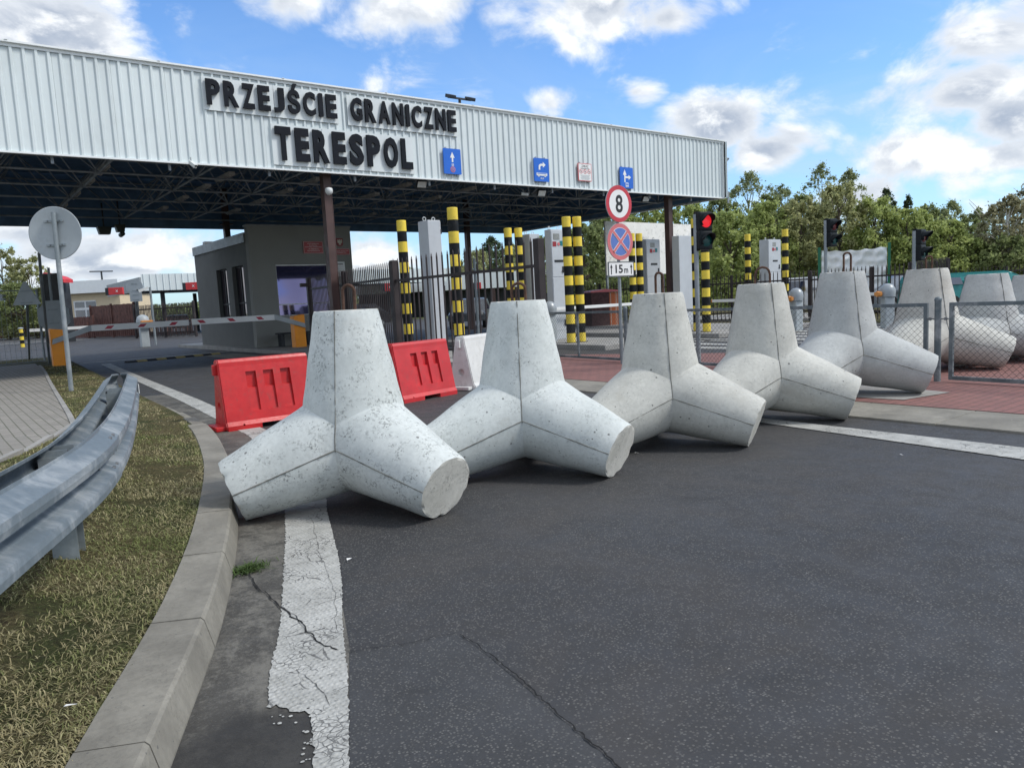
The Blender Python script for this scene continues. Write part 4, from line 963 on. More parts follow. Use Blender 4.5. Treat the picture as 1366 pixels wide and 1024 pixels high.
# bench and machines
t = thing('bench', 'dark bench against the booth wall', 'bench', (8.35, 7.75, .12)); a = MB(); a.box((0, 0, .43), (1.15, .38, .05), bev=.01); a.obj('seat', DARKST, t)
for sx in (-.45, .45): a = MB(); a.box((sx, 0, .2), (.10, .34, .40)); a.obj('leg', DARKST, t)
G2 = 'orange barrier machines of the road entry'
def machine(label, loc, rz, L_, gap, armdir, rise=0.0, group=G2):
    t = thing('barrier_machine', label, 'barrier', loc, rz, group)
    a = MB(); bm = bmesh.new(); bmesh.ops.create_cube(bm, size=1)
    for v in bm.verts: v.co = Vector((v.co.x*.36, v.co.y*.34, v.co.z*1.05+.525))
    for v in bm.verts:
        if v.co.z > .9 and v.co.x*armdir > 0: v.co.z -= .05
    bmesh.ops.bevel(bm, geom=bm.edges[:], offset=.015, segments=2, affect='EDGES'); a.bm(bm); a.obj('housing', ORANGE, t)
    a = MB(); a.box((0, 0, -.02), (.5, .46, .06)); a.obj('base_plate', SLAB, t)
    d = armdir; s = MB()
    s.prism([(-.16*d, .62), (-.14*d, .76), (.82*d, 1.04+rise), (.82*d, .88+rise)] if d > 0 else [(.82*d, .88+rise), (.82*d, 1.04+rise), (-.14*d, .76), (-.16*d, .62)], -.25, -.19); s.obj('arm_bracket', GREYSIGN, t)
    arm = MB(); seg = .0; x = .80; z = .95+rise; i = 0
    arm.box((d*(x+(L_-x)/2), -.22, z), (L_-x, .035, .17), 0, bev=.008)
    st = x+.35
    while st < L_-.2:
        for ys_ in (-.2395, -.2005): arm.prism([(d*st, z-.045), (d*(st+.17), z-.045), (d*(st+.26), z+.045), (d*(st+.09), z+.045)], ys_-.001, ys_+.001, 1)
        st += .86
    arm.obj('arm', [ARMW, ARMR], t); return t
lm = onz(80, 486, .12); MB_B = 7.3
endp = onb(254, 433, MB_B-.22); pl = Vector((1.42, MB_B, .12)); print('arm meet', endp, 'left', onb(80, 487, MB_B), 'right', onb(399, 463, MB_B))
lx = onb(80, 480, MB_B).x; rx_ = onb(399, 455, MB_B).x
machine('orange barrier machine at the left kerb below the sign backs', (lx, MB_B, .10), 0, endp.x-lx-.04, 0, 1, .05)
machine('orange barrier machine beside the booth bench', (7.93, 6.3, .12), 0, 7.93-4.66, 0, -1, .05)
# speed bump
sb = thing('speed_bump', 'black and yellow speed bump across the entry lane', 'speed bump', ((onz(168, 484).x+onz(292, 472.3).x)/2, (onz(168, 484).y+onz(292, 472.3).y)/2, .004)); a_, b_ = onz(168, 484), onz(292, 472.3); d = b_-a_; n = 10
print('bump', a_, b_)
for i in range(n):
    m = MB(); pr = [(-.15, 0), (-.09, .035), (0, .05), (.09, .035), (.15, 0)]; Lm = d.length/n-.01
    vs = [(-Lm/2, y, z) for y, z in pr]+[(Lm/2, y, z) for y, z in pr]
    m.add(vs, [(4, 3, 2, 1, 0), (5, 6, 7, 8, 9)]+[(j, j+1, j+6, j+5) for j in range(4)]+[(4, 0, 5, 9)])
    o = m.obj('segment', BUMPY if i % 2 else MSTRIPE, sb); o.location = (a_+d*((i+.5)/n))-sb.location; o.location.z = 0; o.rotation_euler.z = math.atan2(d.y, d.x)

# ------------------------------------------------------------------ striped poles
def pole_mesh(h, r=.112, band=.235):
    mb = MB(); z = 0; k = 0; n = int(round(h/band)); bd = h/n; cs = n
    for i in range(n):
        y = (n-1-i) % 2 == 0
        mb.lathe([(r, i*bd), (r, (i+1)*bd)], n=24, mi=0 if y else 1)
    mb.lathe([(r, h), (r*.96, h+.012), (.01, h+.015)], n=24, mi=0); return mb
PM = {}
def pole(label, x, y, z, h, d=.225):
    k = (round(h, 1))
    if k not in PM: PM[k] = pole_mesh(h)
    o = PM[k].obj('striped_bollard', [YEL, BLK], None, (x, y, z), R(rnd.uniform(0, 90))); o.scale = (d/.224, d/.224, 1)
    a = MB(); a.lathe([(.17, 0), (.17, .012)], n=16); a.obj('base_flange', DARKST, o)
    tag(o, label, 'bollard', 'yellow and black striped pipe bollards'); o.rotation_euler = (0, 0, 0); return o
def polepx(label, px_, py_, b, h, d=.225, z0=.12):
    p = onb(px_, py_, b); return pole(label, p.x, p.y, z0, p.z-z0, d)
polepx('striped pole between the booth and the plain grey cabinet, leftmost of the tall poles', 535, 295, -1.19, 3)
polepx('tall striped pole right of the grey cabinet behind the spiked fence', 603, 278, -3.52, 3)
polepx('striped pole behind the fence end, left one of that pair', 677, 305, -.1, 3)
polepx('striped pole behind the fence end, right one of that pair', 691, 305, -.16, 3)
polepx('striped pole touching the button cabinet, left one of that pair', 755, 290, -2.73, 3)
polepx('striped pole left of the speed limit sign, right one of its pair', 769, 290, -2.8, 3)
polepx('striped pole peeking out right of the no stopping sign, left one of that pair', 842, 312, .69, 3)
polepx('striped pole right beside the cabinet in front of the peeling white board', 852, 312, .66, 3)
polepx('striped pole mostly hidden behind the red traffic light pole', 926, 296, -3.2, 3, .19)
polepx('striped pole standing under the red traffic light head', 939.5, 291, -3.77, 3)
polepx('thin striped pole left of the farthest button cabinet', 997, 313, .31, 3)
polepx('striped pole right of the farthest button cabinet', 1047, 306.6, -1.39, 3)

# ------------------------------------------------------------------ cabinets (ticket terminals)
GC = 'grey ticket cabinets on the traffic islands'
def cabinet(label, x, y, z, h, w_=.55, dpt=.42, rz=0, buttons=True, back=False):
    t = thing('ticket_cabinet', label, 'cabinet', (x, y, z), rz, GC)
    a = MB(); a.box((0, 0, h/2), (w_, dpt, h), 0, bev=.012); a.obj('housing', CABM, t)
    a = MB(); a.box((w_/2+.004, 0, h/2), (.012, dpt-.03, h-.04)); a.obj('side_panel', CABW, t)
    for sx in (-w_*.36, w_*.36):
        e = MB(); e.path([(sx+.04*math.cos(q*PI/6), 0, h+.045+.04*math.sin(q*PI/6)) for q in range(13)], .009, 6); e.obj('lifting_eye', DOME, t)
    if buttons:
        dz = h*.57; a = MB(); a.box((0, -dpt/2-.004, (dz+h-.04)/2), (w_-.03, .014, h-.05-dz), bev=.004); a.obj('upper_door', CABM, t)
        a = MB(); a.box((0, -dpt/2-.004, (dz-.02+.25)/2), (w_-.03, .014, dz-.27), bev=.004); a.obj('lower_door', CABM, t)
        y_ = -dpt/2-.014; zt = h-.2
        a = MB(); a.box((-.04, y_, zt), (.22, .01, .16)); a.obj('screen', pm('screen_grey', (.25, .26, .25), .3), t)
        a = MB(); a.box((-.12, y_, zt-.20), (.13, .01, .13)); a.obj('red_key', pm('key_red', (.28, .02, .03), .4), t)
        a = MB(); a.tube((0.03, y_+.005, zt-.20), (.03, y_-.012, zt-.20), .045, n=12); a.obj('button', SREDF, t)
        a = MB(); a.box((.14, y_, zt-.18), (.12, .01, .13)); a.obj('green_key', pm('key_teal', (.0, .16, .18), .4), t)
        a = MB(); a.box((.02, y_, zt-.66), (.32, .02, .06)); a.obj('ticket_slot', SBLACK, t)
        for zz in (dz+.20, .45): a = MB(); a.box((w_*.34, y_-.006, zz), (.04, .03, .17)); a.tube((w_*.34-.05, y_-.02, zz-.03), (w_*.34+.02, y_-.02, zz-.06), .012, n=6); a.obj('door_handle', SBLACK, t)
    if back:
        for zz in (h-.25, h*.5, .4): a = MB(); a.box((w_/2+.012, -dpt/2+.02, zz), (.03, .05, .10)); a.obj('hinge', SBLACK, t)
    return t
def cabpx(label, x, y, b, w_, dpt, **k):
    p = onb(x, y, b); return cabinet(label, p.x, p.y, .12, p.z-.12, w_, dpt, **k)
cabpx('grey cabinet behind the spiked fence right of the booth, plain back towards the road', 572, 295, -2.25, .33, .42, buttons=False, back=True)
cabpx('light cabinet directly behind the end post of the spiked fence', 706, 313, .02, .36, .45, buttons=False, back=True)
cabpx('cabinet with coloured buttons left of the pair of striped poles', 738.5, 306.5, -1.07, .46, .26)
cabpx('cabinet with coloured buttons in front of the peeling white board', 865, 320, 1.35, .72, .40)
cabpx('plain backed cabinet between the brown column and the red traffic light', 912, 315, -.11, .88, .30, buttons=False, back=True)
cabpx('farthest cabinet with buttons between two striped poles right of the red light', 1027, 320, 1.16, .88, .42)

# ------------------------------------------------------------------ spiked fence (open gate leaf) parallel to the lane
t = thing('palisade_fence', 'dark brown spiked steel fence right of the booth ending at a post', 'fence', (6.35, -2, 0))
def spiked(t, P, Q, h, pitch, post_every, rails, pk=.026, z0=.05, mat=FENCEB, postsz=.13, tops=.0):
    P = Vector((P[0], P[1], 0)); Q = Vector((Q[0], Q[1], 0)); d = Q-P; Ln = d.length; u = d/Ln; rz = math.atan2(u.y, u.x); o = t.location
    m = MB(); k = int(Ln/pitch)
    for i in range(k+1):
        p = P+u*(i*pitch); m.box((p.x-o.x, p.y-o.y, (h+z0)/2), (pk, pk*.7, h-z0-.06), 0, rz=rz); q = Vector((p.x-o.x, p.y-o.y, h-.03+z0*.5-.02))
        m.tube(q, q+Vector((0, 0, .06)), pk*.6, .003, n=4)
    m.obj('pickets', mat, t)
    m = MB()
    for z in rails: c = (P+Q)/2-o; m.box((c.x, c.y, z), (Ln, .045, .05), 0, rz=rz)
    m.obj('rail', mat, t); n = max(1, round(Ln/post_every))
    for i in range(n+1):
        p = P+d*(i/n)-o; m = MB(); m.box((p.x, p.y, (h+tops)/2), (postsz, postsz, h+tops), 0, rz=rz, bev=.008); m.obj('post', mat, t)
spiked(t, (7.06, 3.1), (6.38, -2.9), 2.18, .115, 3.0, (.42, 1.86))
spiked(t, (6.35, -3.0), (6.30, -7.75), 2.22, .19, 4.75, (.42, 1.80), pk=.03)
a = MB(); a.box((7.06-t.location.x-.1, 3.1+2, 1.98), (.3, .1, .1)); a.obj('latch', FENCEB, t)

# ------------------------------------------------------------------ link fence on the right
lf_g = 'link mesh fence panels along the red pavement'
def link_panel(label, P, Q, z0, z1, bar=None, pitch=.076):
    P = Vector(P); Q = Vector(Q); d = Q-P; Ln = d.length; u = d/Ln; rz = math.atan2(u.y, u.x)
    t = thing('link_fence_panel', label, 'fence panel', (P.x, P.y, 0), rz, lf_g)
    a = MB(); w_ = .045
    a.box((Ln/2, 0, z1-w_/2), (Ln, w_*.9, w_)); a.box((Ln/2, 0, z0+w_/2), (Ln, w_*.9, w_)); a.box((w_/2, 0, (z0+z1)/2), (w_, w_*.88, z1-z0-2*w_)); a.box((Ln-w_/2, 0, (z0+z1)/2), (w_, w_*.88, z1-z0-2*w_))
    if bar: a.box((bar*Ln, .0, (z0+z1)/2), (.04, .036, z1-z0-2*w_))
    a.obj('frame', FRAMEM, t); H = z1-z0-2*w_+.02; zz = z0+w_-.01; m = MB(); r_w = .0022
    n = int((Ln+H)/pitch)
    for i in range(-int(H/pitch)-1, int(Ln/pitch)+2):
        for sg in (1, -1):
            x = i*pitch; xa, za, xb, zb = (x, 0, x+H, H) if sg > 0 else (x, H, x+H, 0)
            # clip in x
            def cl(xa, za, xb, zb):
                lo, hi = .02, Ln-.02
                if xb <= lo or xa >= hi: return None
                if xa < lo: za += (zb-za)*(lo-xa)/(xb-xa); xa = lo
                if xb > hi: zb = za+(zb-za)*(hi-xa)/(xb-xa); xb = hi
                return xa, za, xb, zb
            c = cl(xa, za, xb, zb)
            if c: m.tube((c[0], .002*sg, zz+c[1]), (c[2], .002*sg, zz+c[3]), r_w, n=3, cap=False)
    m.obj('mesh', WIRE, t); return t
def link_post(label, p, h=1.03):
    t = thing('fence_post', label, 'fence post', (p[0], p[1], 0), 0, 'round posts of the link fence')
    a = MB(); a.tube((0, 0, 0), (0, 0, h), .038, n=16); a.obj('tube', FRAMEM, t); a = MB(); a.lathe([(.042, h-.02), (.042, h), (.03, h+.02), (.005, h+.028)], n=16); a.obj('cap', FRAMEM, t)
    a = MB()
    for s in (-1, 1): a.box((0, s*.08, h-.24), (.012, .10, .014)); a.box((.0, s*.09, h-.24), (.03, .025, .035))
    a.obj('clamp', BOLT, t)
def fl(b): return 8.45+ (b+13.7)*.068
P1266 = onz(1266, 505.5, .06); P1236 = onz(1236, 501.5, .06); P1248 = (onz(1252, 503.5, .06))
f1 = (fl(-12.95), -12.95); print('fence', P1266, P1236)
fx = lambda b: (P1266.x+(b-P1266.y)*.075, b)
b1 = P1266.y
link_panel('link fence panel at the right edge of the photo in front of two tetrapods', fx(b1), fx(b1-2.6), .055, .985)
link_post('round post between the two right fence panels', fx(b1+.14))
link_panel('link fence panel behind the blue grey tetrapod', fx(b1+.26), fx(b1+2.86), .055, .985, .5)
link_post('round post hidden between tetrapods four and five', fx(b1+3.0))
link_panel('link fence panel between the warm tetrapods', fx(b1+3.12), fx(b1+5.6), .055, .985, .5)
link_post('round fence post in front of the red traffic light', fx(b1+5.74))
link_panel('link fence panel under the no stopping sign, farthest from the camera', fx(b1+5.86), fx(b1+8.2), .055, .985, .55)
link_post('slim grey post at the far end of the link fence', fx(b1+8.36), 1.05)

# ------------------------------------------------------------------ speed limit sign
p = dep(825, 272, 13.6); t = thing('road_sign', 'speed limit 8 sign over a no stopping sign and 15 m plate', 'road sign', (p.x+.0, p.y, 0)); zc = p.z
a = MB(); a.tube((0, .045, 0), (0, .045, zc+.2), .03, n=14); a.obj('pole', GALV2, t)
a = MB(); a.disc((0, zc), .325, -.012, 48, 0, .015); a.disc((0, zc), .322, -.014, 48, 1, .002); a.disc((0, zc), .245, -.016, 48, 2, .002); text_into(a, '8', -.088, .088, zc-.155, zc+.155, -.019, .003, 3, .02, 6); a.obj('speed_disc', [GREYSIGN, SRED, SWHITE, SBLACK], t)
z2 = zc-.665; a = MB(); a.disc((0, z2), .325, -.012, 48, 0, .015); a.disc((0, z2), .322, -.014, 48, 1, .002); a.disc((0, z2), .25, -.016, 48, 2, .002); a.disc((0, z2), .243, -.018, 48, 3, .002)
for s, yy in ((45, -.0205), (-45, -.0225)): a.box((0, yy, z2), (.062, .002, .49), 2, ry=R(s)); 
for s, yy in ((45, -.0245), (-45, -.0246)): a.box((0, yy-(.001 if s < 0 else 0), z2), (.045, .001, .50), 1, ry=R(s))
a.obj('no_stopping_disc', [GREYSIGN, SREDF, SWHITE, SBLUEF], t)
z3 = z2-.485; a = MB(); a.prism(rrect(-.33, .33, -.135+z3, .135+z3, .02), -.012, .003, 0); a.prism(rrect(-.325, .325, -.13+z3, .13+z3, .018), -.014, -.012, 1); a.prism(rrect(-.31, .31, -.115+z3, .115+z3, .012), -.016, -.014, 2)
text_into(a, '15', -.15, .035, z3-.07, z3+.08, -.019, .003, 1, .02); text_into(a, 'm', .07, .17, z3-.07, z3+.01, -.019, .003, 1, .01)
for sx in (-.255, .255): arrow_up(a, sx, z3-.09, z3+.09, .02, .06, -.019, 1, .003)
a.obj('distance_plate', [GREYSIGN, SBLACK, SWHITE], t)
a = MB()
for zz in (zc+.1, zc-.1, z2+.1, z2-.1, z3): a.box((0, .012, zz), (.12, .02, .03))
a.obj('clamp', GALV2, t)

# ------------------------------------------------------------------ traffic lights
def signal(label, loc, ztop, rz, lit, sc=1.0, pole_side=-1):
    t = thing('traffic_light', label, 'traffic light', (loc.x, loc.y, 0), rz, 'two lens traffic lights at the lanes')
    h = .62*sc; w_ = .25*sc; zc = ztop-h/2; px0 = pole_side*w_*.5*.9
    a = MB(); a.tube((px0, .03, 0), (px0, .03, ztop-h*.05), .038, n=12); a.obj('pole', GALV2, t)
    a = MB()
    for k in (1, -1): a.box((0, -.03, zc+k*h/4), (w_, .15, h/2-.008), 0, bev=.025)
    a.box((0, -.03, zc), (w_*.96, .13, .02)); a.box((px0*.9, .02, ztop-.04), (.05, .08, .10)); a.box((px0*.9, .02, ztop-h+.04), (.05, .08, .10)); a.obj('housing', TLB, t)
    for k, m_ in ((1, LRED if lit else LREDO), (-1, LGRN)):
        v = MB(); n = 24; r1, cz = w_*.43, zc+k*h/4; vs = []
        for i in range(n):
            q = R(-40)+R(260)*i/(n-1); ln = .17*sc*(.35+.65*max(0, math.sin(q))**.5) if math.sin(q) > 0 else .05*sc
            for rr in (r1, r1-.006):
                vs += [(rr*math.cos(q), -.10, cz+rr*math.sin(q)), (rr*math.cos(q), -.10-ln, cz+rr*math.sin(q))]
        fs = []
        for i in range(n-1):
            q = i*4; fs += [(q, q+4, q+5, q+1), (q+2, q+3, q+7, q+6), (q+1, q+5, q+7, q+3)]
        v.add(vs, fs, 0, True); v.obj('visor', TLB, t)
        l = MB(); l.lathe([(.001, .022), (r1*.5, .018), (r1*.8, .009), (r1*.97, 0)], mt=Matrix.Translation((0, -.106, cz)) @ Matrix.Rotation(R(90), 4, 'X'), n=28); l.obj('lens', m_, t)
    return t
signal('traffic light showing red right of the speed limit sign', dep(937, 300, 12.6), dep(937, 283, 12.6).z, R(-18), True)
signal('dark traffic light in front of the white tarp banner', dep(1107, 300, 17), dep(1107, 292, 17).z, R(-6), False)
signal('dark traffic light seen side on above the sixth tetrapod', dep(1225, 310, 15.2), dep(1225, 306, 15.2).z, R(2), False)

# ------------------------------------------------------------------ lane barriers with round hoods
def lane_barrier(label, p, L_, rz, z_arm=.93, hoodr=.17):
    t = thing('lane_barrier', label, 'barrier', (p.x, p.y, 0), rz, 'white lane barriers with round hoods')
    a = MB(); a.box((0, 0, .42), (.26, .26, .84), bev=.03); a.obj('cabinet', GREYSIGN, t)
    a = MB(); a.lathe([(.19, .84), (.20, .98), (.185, 1.06), (.14, 1.14), (.08, 1.18), (.01, 1.195)], n=20); a.obj('hood', pm('hood_grey', (.30, .33, .35), .35, .1), t)
    a = MB(); a.tube((0, -.16, z_arm), (0, -.30, z_arm), .075, n=12); a.box((.0, -.26, z_arm), (.26, .09, .10), bev=.02); a.obj('joint', ORANGE2, t)
    a = MB(); a.box((-.12-L_/2, -.26, z_arm), (L_, .05, .085), 0, bev=.012); a.obj('arm', ARMW, t)
    a = MB(); a.box((-.12-L_-.02, -.26, z_arm), (.06, .056, .09), 0, bev=.01); a.obj('end_cap', ORANGE2, t); return t
def arm_to(label, pivot, yv, tip, Y):
    p = dep(*pivot, Y); q = dep(*tip, yv); d = q-p; lane_barrier(label, p, max(.4, Vector((d.x, d.y)).length-.2), math.atan2(-d.y, -d.x), p.z)
arm_to('lane barrier with its arm passing behind the no stopping sign', (733, 413), 22.5, (870, 405), 20)
arm_to('lane barrier whose arm ends in an orange cap left of the fourth tetrapod', (1062, 398), 24, (957, 399), 21)
arm_to('lane barrier with orange joint right of the fifth tetrapod', (1184, 391.5), 23, (1110, 394), 20)

# ------------------------------------------------------------------ left signs and posts
p0 = onz(95, 520, .13); p1_ = dep(71, 283, 12.9); t = thing('sign_post', 'back of a large round sign on a leaning grey pole', 'road sign', p0)
a = MB(); a.tube((0, 0, -.05), p1_-p0, .038, n=14); a.obj('pole', GALV2, t)
vd = (dep(73, 311, 12.95)-p0); a = MB(); mt = Matrix.Translation(vd) @ Matrix.Rotation(R(-37), 4, 'Z') @ Matrix.Rotation(R(90), 4, 'X')
a.lathe([(.01, -.030), (.43, -.030), (.445, -.022), (.445, -.008), (.43, -.012), (.01, -.012)], mt=mt, n=48); a.obj('disc', GREYSIGN, t)
a = MB()
for dz in (.20, -.20):
    a.box((vd.x, vd.y, vd.z+dz), (.32, .03, .035), 0, rz=R(-37))
    for sx in (-.1, 0, .1): a.box((vd.x+sx*.8, vd.y-sx*.6-.02, vd.z+dz), (.02, .02, .02), 1, rz=R(-37))
a.obj('clamp', [GALV2, BOLT], t)
def back_sign(name, label, base, top, shape, c, r, Y, cat='road sign', rz=-37):
    p0 = base; t = thing(name, label, cat, p0); q = top-p0; a = MB(); a.tube((0, 0, -.05), q, .035, n=12); a.obj('pole', GALV2, t)
    cc = dep(*c, Y)-p0; a = MB(); m_ = Matrix.Translation(cc) @ Matrix.Rotation(R(rz), 4, 'Z')
    if shape == 'oct': poly = [(r*math.cos(R(22.5+45*i)), r*math.sin(R(22.5+45*i))) for i in range(8)]
    elif shape == 'tri': poly = [(-r, -r*.55), (r, -r*.55), (r*.08, r*1.05), (-r*.08, r*1.05)]
    elif shape == 'round': poly = [(r*math.cos(R(12*i)), r*math.sin(R(12*i))) for i in range(30)]
    else: poly = rrect(-r, r, -r*.7, r*.7, .03)
    a.prism(poly, -.04, -.025, 0, m_); a.obj('plate', GREYSIGN, t); a = MB()
    for dz in (.4*r, -.4*r): a.box((cc.x, cc.y, cc.z+dz), (.3, .10, .03), 0, rz=R(rz))
    a.obj('clamp', GALV2, t); return t
back_sign('sign_post', 'back of an octagonal stop sign on a pole beside the orange machine', dep(76, 474, 23.2)*1.0, dep(64.5, 357, 23), 'oct', (72.5, 422), .52, 23)
back_sign('sign_post', 'back of a triangular sign behind the wire mesh fence', onz(39, 478, .14), dep(35, 378, 20.2), 'tri', (36, 396), .38, 20.2)
back_sign('sign_post', 'thin dark pole with a small sign just left of the big round sign', onz(66, 483, .14), dep(52, 338, 18.8), 'sq', (-2, 397), .12, 18.8)
q = dep(67, 383, 23.6); t = thing('display_board', 'black display board standing behind the sign poles', 'display board', (q.x, q.y, .1)); a = MB(); a.box((0, 0, q.z-.1), (.55, .12, .84), bev=.01, rz=R(-37)); a.obj('panel', SBLACK, t); a = MB(); a.tube((0, 0, 0), (0, 0, q.z-.4), .04); a.obj('pole', GALV2, t)
# wire mesh fence at the left
A_, B_ = onz(0, 487, .15), onz(60, 481, .15); d = (B_-A_).normalized(); P = A_-d*3; Ln = (B_-P).length; rz = math.atan2(d.y, d.x)
t = thing('wire_mesh_fence', 'thin wire mesh fence panel at the far left', 'fence', (P.x, P.y, .12), rz)
a = MB(); a.box((Ln/2, 0, 2.2), (Ln, .03, .03)); a.box((Ln/2, 0, .03), (Ln, .03, .03)); a.box((Ln, 0, 1.1), (.05, .05, 2.3)); a.box((Ln*.52, 0, 1.1), (.04, .04, 2.2)); a.obj('frame', GALV2, t); a = MB()
for i in range(int(Ln/.16)): a.box((i*.16, 0, 1.1), (.006, .006, 2.16))
for i in range(11): a.box((Ln/2, .004, .2+i*.2), (Ln, .005, .005))
a.obj('mesh', GALV2, t)
p = onz(30.5, 463, .0); pp = MB(); 
for i in range(5): pp.lathe([(.11, i*.21), (.11, (i+1)*.21)], mi=i % 2, n=16)
pp.lathe([(.10, 1.05), (.16, 1.09), (.10, 1.14), (.02, 1.15)], mi=2, n=16)
tag(pp.obj('short_bollard', [YEL, BLK, GREYSIGN], None, (p.x, p.y, 0)), 'short yellow and black post behind the wire mesh at far left', 'bollard')

# ------------------------------------------------------------------ far left buildings and fences
def build_box(c0, c1, z0, z1, depth, mb, mi=0):
    d = c1-c0; rz = math.atan2(d.y, d.x); Lx = math.hypot(d.x, d.y); n_ = Vector((-math.sin(rz), math.cos(rz), 0)); m_ = (c0+c1)/2+n_*depth/2
    mb.box((m_.x, m_.y, (z0+z1)/2), (Lx, depth, z1-z0), mi, rz=rz); return rz
Y_ = 68; c0, c1 = dep(84, 400, Y_), dep(160, 400, Y_); 
t = thing('beige_building', 'beige low building with a white roof band behind the fence', 'building', ((c0.x+c1.x)/2, (c0.y+c1.y)/2, 0)); d = c1-c0; rz = math.atan2(d.y, d.x); t.rotation_euler.z = rz; W_ = math.hypot(d.x, d.y)
zt = dep(120, 391, Y_).z; zr = dep(120, 374.5, Y_).z
a = MB(); a.box((0, 3, zt/2), (W_, 6, zt)); a.obj('wall', BEIGE, t)
a = MB(); a.box((.0, 2.7, (zt+zr)/2), (W_+.6, 6.8, zr-zt)); a.obj('roof_band', WHITETRIM, t)
wx0, wx1 = (98-122)/76*W_, (128-122)/76*W_; wz1 = dep(113, 401, Y_).z; a = MB(); a.box(((wx0+wx1)/2, -.03, wz1-.9), (wx1-wx0, .08, 1.8)); o = a.obj('window', WHITEF, t)
a = MB()
for k in (0, 1):
    for j in (0, 1): a.box((wx0+(.27+.5*k)*(wx1-wx0), -.08, wz1-.35-.95*j), ((wx1-wx0)*.42, .03, .5+.45*j))
a.obj('pane', GLASSD, o)
a = MB(); a.tube((wx0-.9, -.15, wz1+.45), (wx0-.9, -.15, wz1+.2), .12); a.obj('wall_lamp', DARKST, t)
# red topped kiosk
q0, q1 = dep(54, 372, 50), dep(87, 372, 50); t = thing('red_roof_kiosk', 'kiosk with a red roof edge behind the sign poles', 'kiosk', ((q0.x+q1.x)/2, (q0.y+q1.y)/2, 0)); t.rotation_euler.z = math.atan2((q1-q0).y, (q1-q0).x)
a = MB(); a.prism([(-.42, 4.25), (.85, 3.9), (.85, 4.12), (.5, 4.32), (-.42, 4.6)], -.3, .8); a.obj('roof', ROOFR, t); a = MB(); a.box((-.2, .5, 2.0), (1.0, 1.6, 4.0)); a.obj('wall', DARKST, t)
# second canopy far behind
t = thing('far_canopy', 'smaller white ribbed canopy far behind the lane barriers on the left', 'canopy', (dep(190, 390, 52).x, dep(190, 390, 52).y, 0)); o0 = t.location
zt, zb = dep(191, 365.5, 52).z, dep(191, 388, 52).z; print('far canopy', zt, zb, o0)
fb = ribs(0, 26, zb, zt, pitch=.42); fb.v = [(x, y*1.5, z) for x, y, z in fb.v]; fb.obj('fascia', WHITESHEET, t)
a = MB(); a.box((-.05, 6, (zt+zb)/2-.1), (.1, 12, (zt-zb)-.2)); a.obj('side_fascia', pm('fascia_grey', (.30, .33, .35), .5), t)
a = MB(); a.box((13, 6, zb+.2), (26, 11.8, .1)); a.obj('roof_deck', DECK, t)
for i in range(6):
    for yy in (1, 10): a = MB(); a.box((1.5+i*4.6, yy, zb/2), (.25, .25, zb)); a.obj('column', DARKST, t)
for lb, x0, x1, y0, y1, Y in (('red lane signal box left of the far canopy corner', 145, 165, 384, 392.5, 50), ('red lane signal box on the far canopy beside the booth', 248, 266, 377, 386, 50), ('red lane signal box seen through the spiked fence', 512, 526, 378, 388, 62), ('red lane signal box seen between striped pole and fence post', 633, 642, 377, 385, 62)):
    q0, q1 = dep(x0, y0, Y), dep(x1, y1, Y); o = thing('lane_signal', lb, 'lane signal', ((q0+q1)/2), math.atan2((q1-q0).y, (q1-q0).x), 'red lane signal boxes of the far canopies'); W_ = Vector((q1-q0).xy).length; H_ = abs(q0.z-q1.z)
    a = MB(); a.box((0, 0, 0), (W_, .2, H_), bev=.02); a.obj('box', ROOFR, o); a = MB(); a.box((-W_/2-.12, .1, 0), (.22, .3, H_)); a.obj('lamp', DARKST, o)
    a = MB()
    for s in (45, -45): a.box((W_*.1, -.11-(.004 if s > 0 else 0), 0), (.03, .006, H_*.4), 0, ry=R(s))
    a.obj('cross', SWHITE, o)
# long white building seen through the middle
q0, q1 = dep(470, 380, 75), dep(735, 380, 75); t = thing('white_warehouse', 'long low white roofed hall far behind the spiked fence', 'building', (q0.x, q0.y, 0), math.atan2((q1-q0).y, (q1-q0).x)); W_ = Vector((q1-q0).xy).length
zt, zb = dep(600, 366, 75).z, dep(600, 387, 75).z; a = MB(); a.box((W_/2, 4, (zt+zb)/2), (W_, 8, zt-zb)); a.obj('roof_band', WHITETRIM, t); a = MB(); a.box((W_/2, 5, zb/2), (W_*.98, 7, zb)); a.obj('wall', DARKST, t)
for i in range(9): a = MB(); a.box((W_*(.05+i*.11), .2, zb/2), (.3, .3, zb)); a.obj('column', BROWNST, t)
def board_fence(name, label, P, Q, h, pitch=.16, mat=WOODF, solidb=True):
    P = Vector((P[0], P[1], 0)); Q = Vector((Q[0], Q[1], 0)); d = Q-P; Ln = d.length; t = thing(name, label, 'fence', P, math.atan2(d.y, d.x)); a = MB(); n = int(Ln/pitch)
    for i in range(n): a.box(((i+.5)*pitch, rnd.uniform(-.01, .01), h/2+rnd.uniform(-.02, .02)), (pitch*(.9 if solidb else .35), .03, h-.1))
    a.obj('boards', mat, t); a = MB()
    for z in (h*.15, h*.85): a.box((Ln/2, .05, z), (Ln, .06, .08))
    a.obj('rail', mat, t); n = max(1, int(Ln/2.6))
    for i in range(n+1): a = MB(); a.box((Ln*i/n, -.03, h/2), (.12, .12, h+.08)); a.obj('post', mat, t)
    return t
board_fence('board_fence', 'brown board fence at the far left below the trees', dep(-40, 440, 72), dep(58, 440, 72), 2.55)
board_fence('board_fence', 'brown board fence in front of the beige building', dep(84, 440, 60), dep(126, 440, 58), 1.7, solidb=True)
board_fence('board_fence', 'tall reddish brown fence right of the beige building', dep(124, 440, 60), dep(182, 440, 56), 2.5)
board_fence('steel_bar_fence', 'brown open bar fence under the far canopy', dep(182, 440, 50), dep(262, 440, 47), 2.2, .14, FENCEB, False)
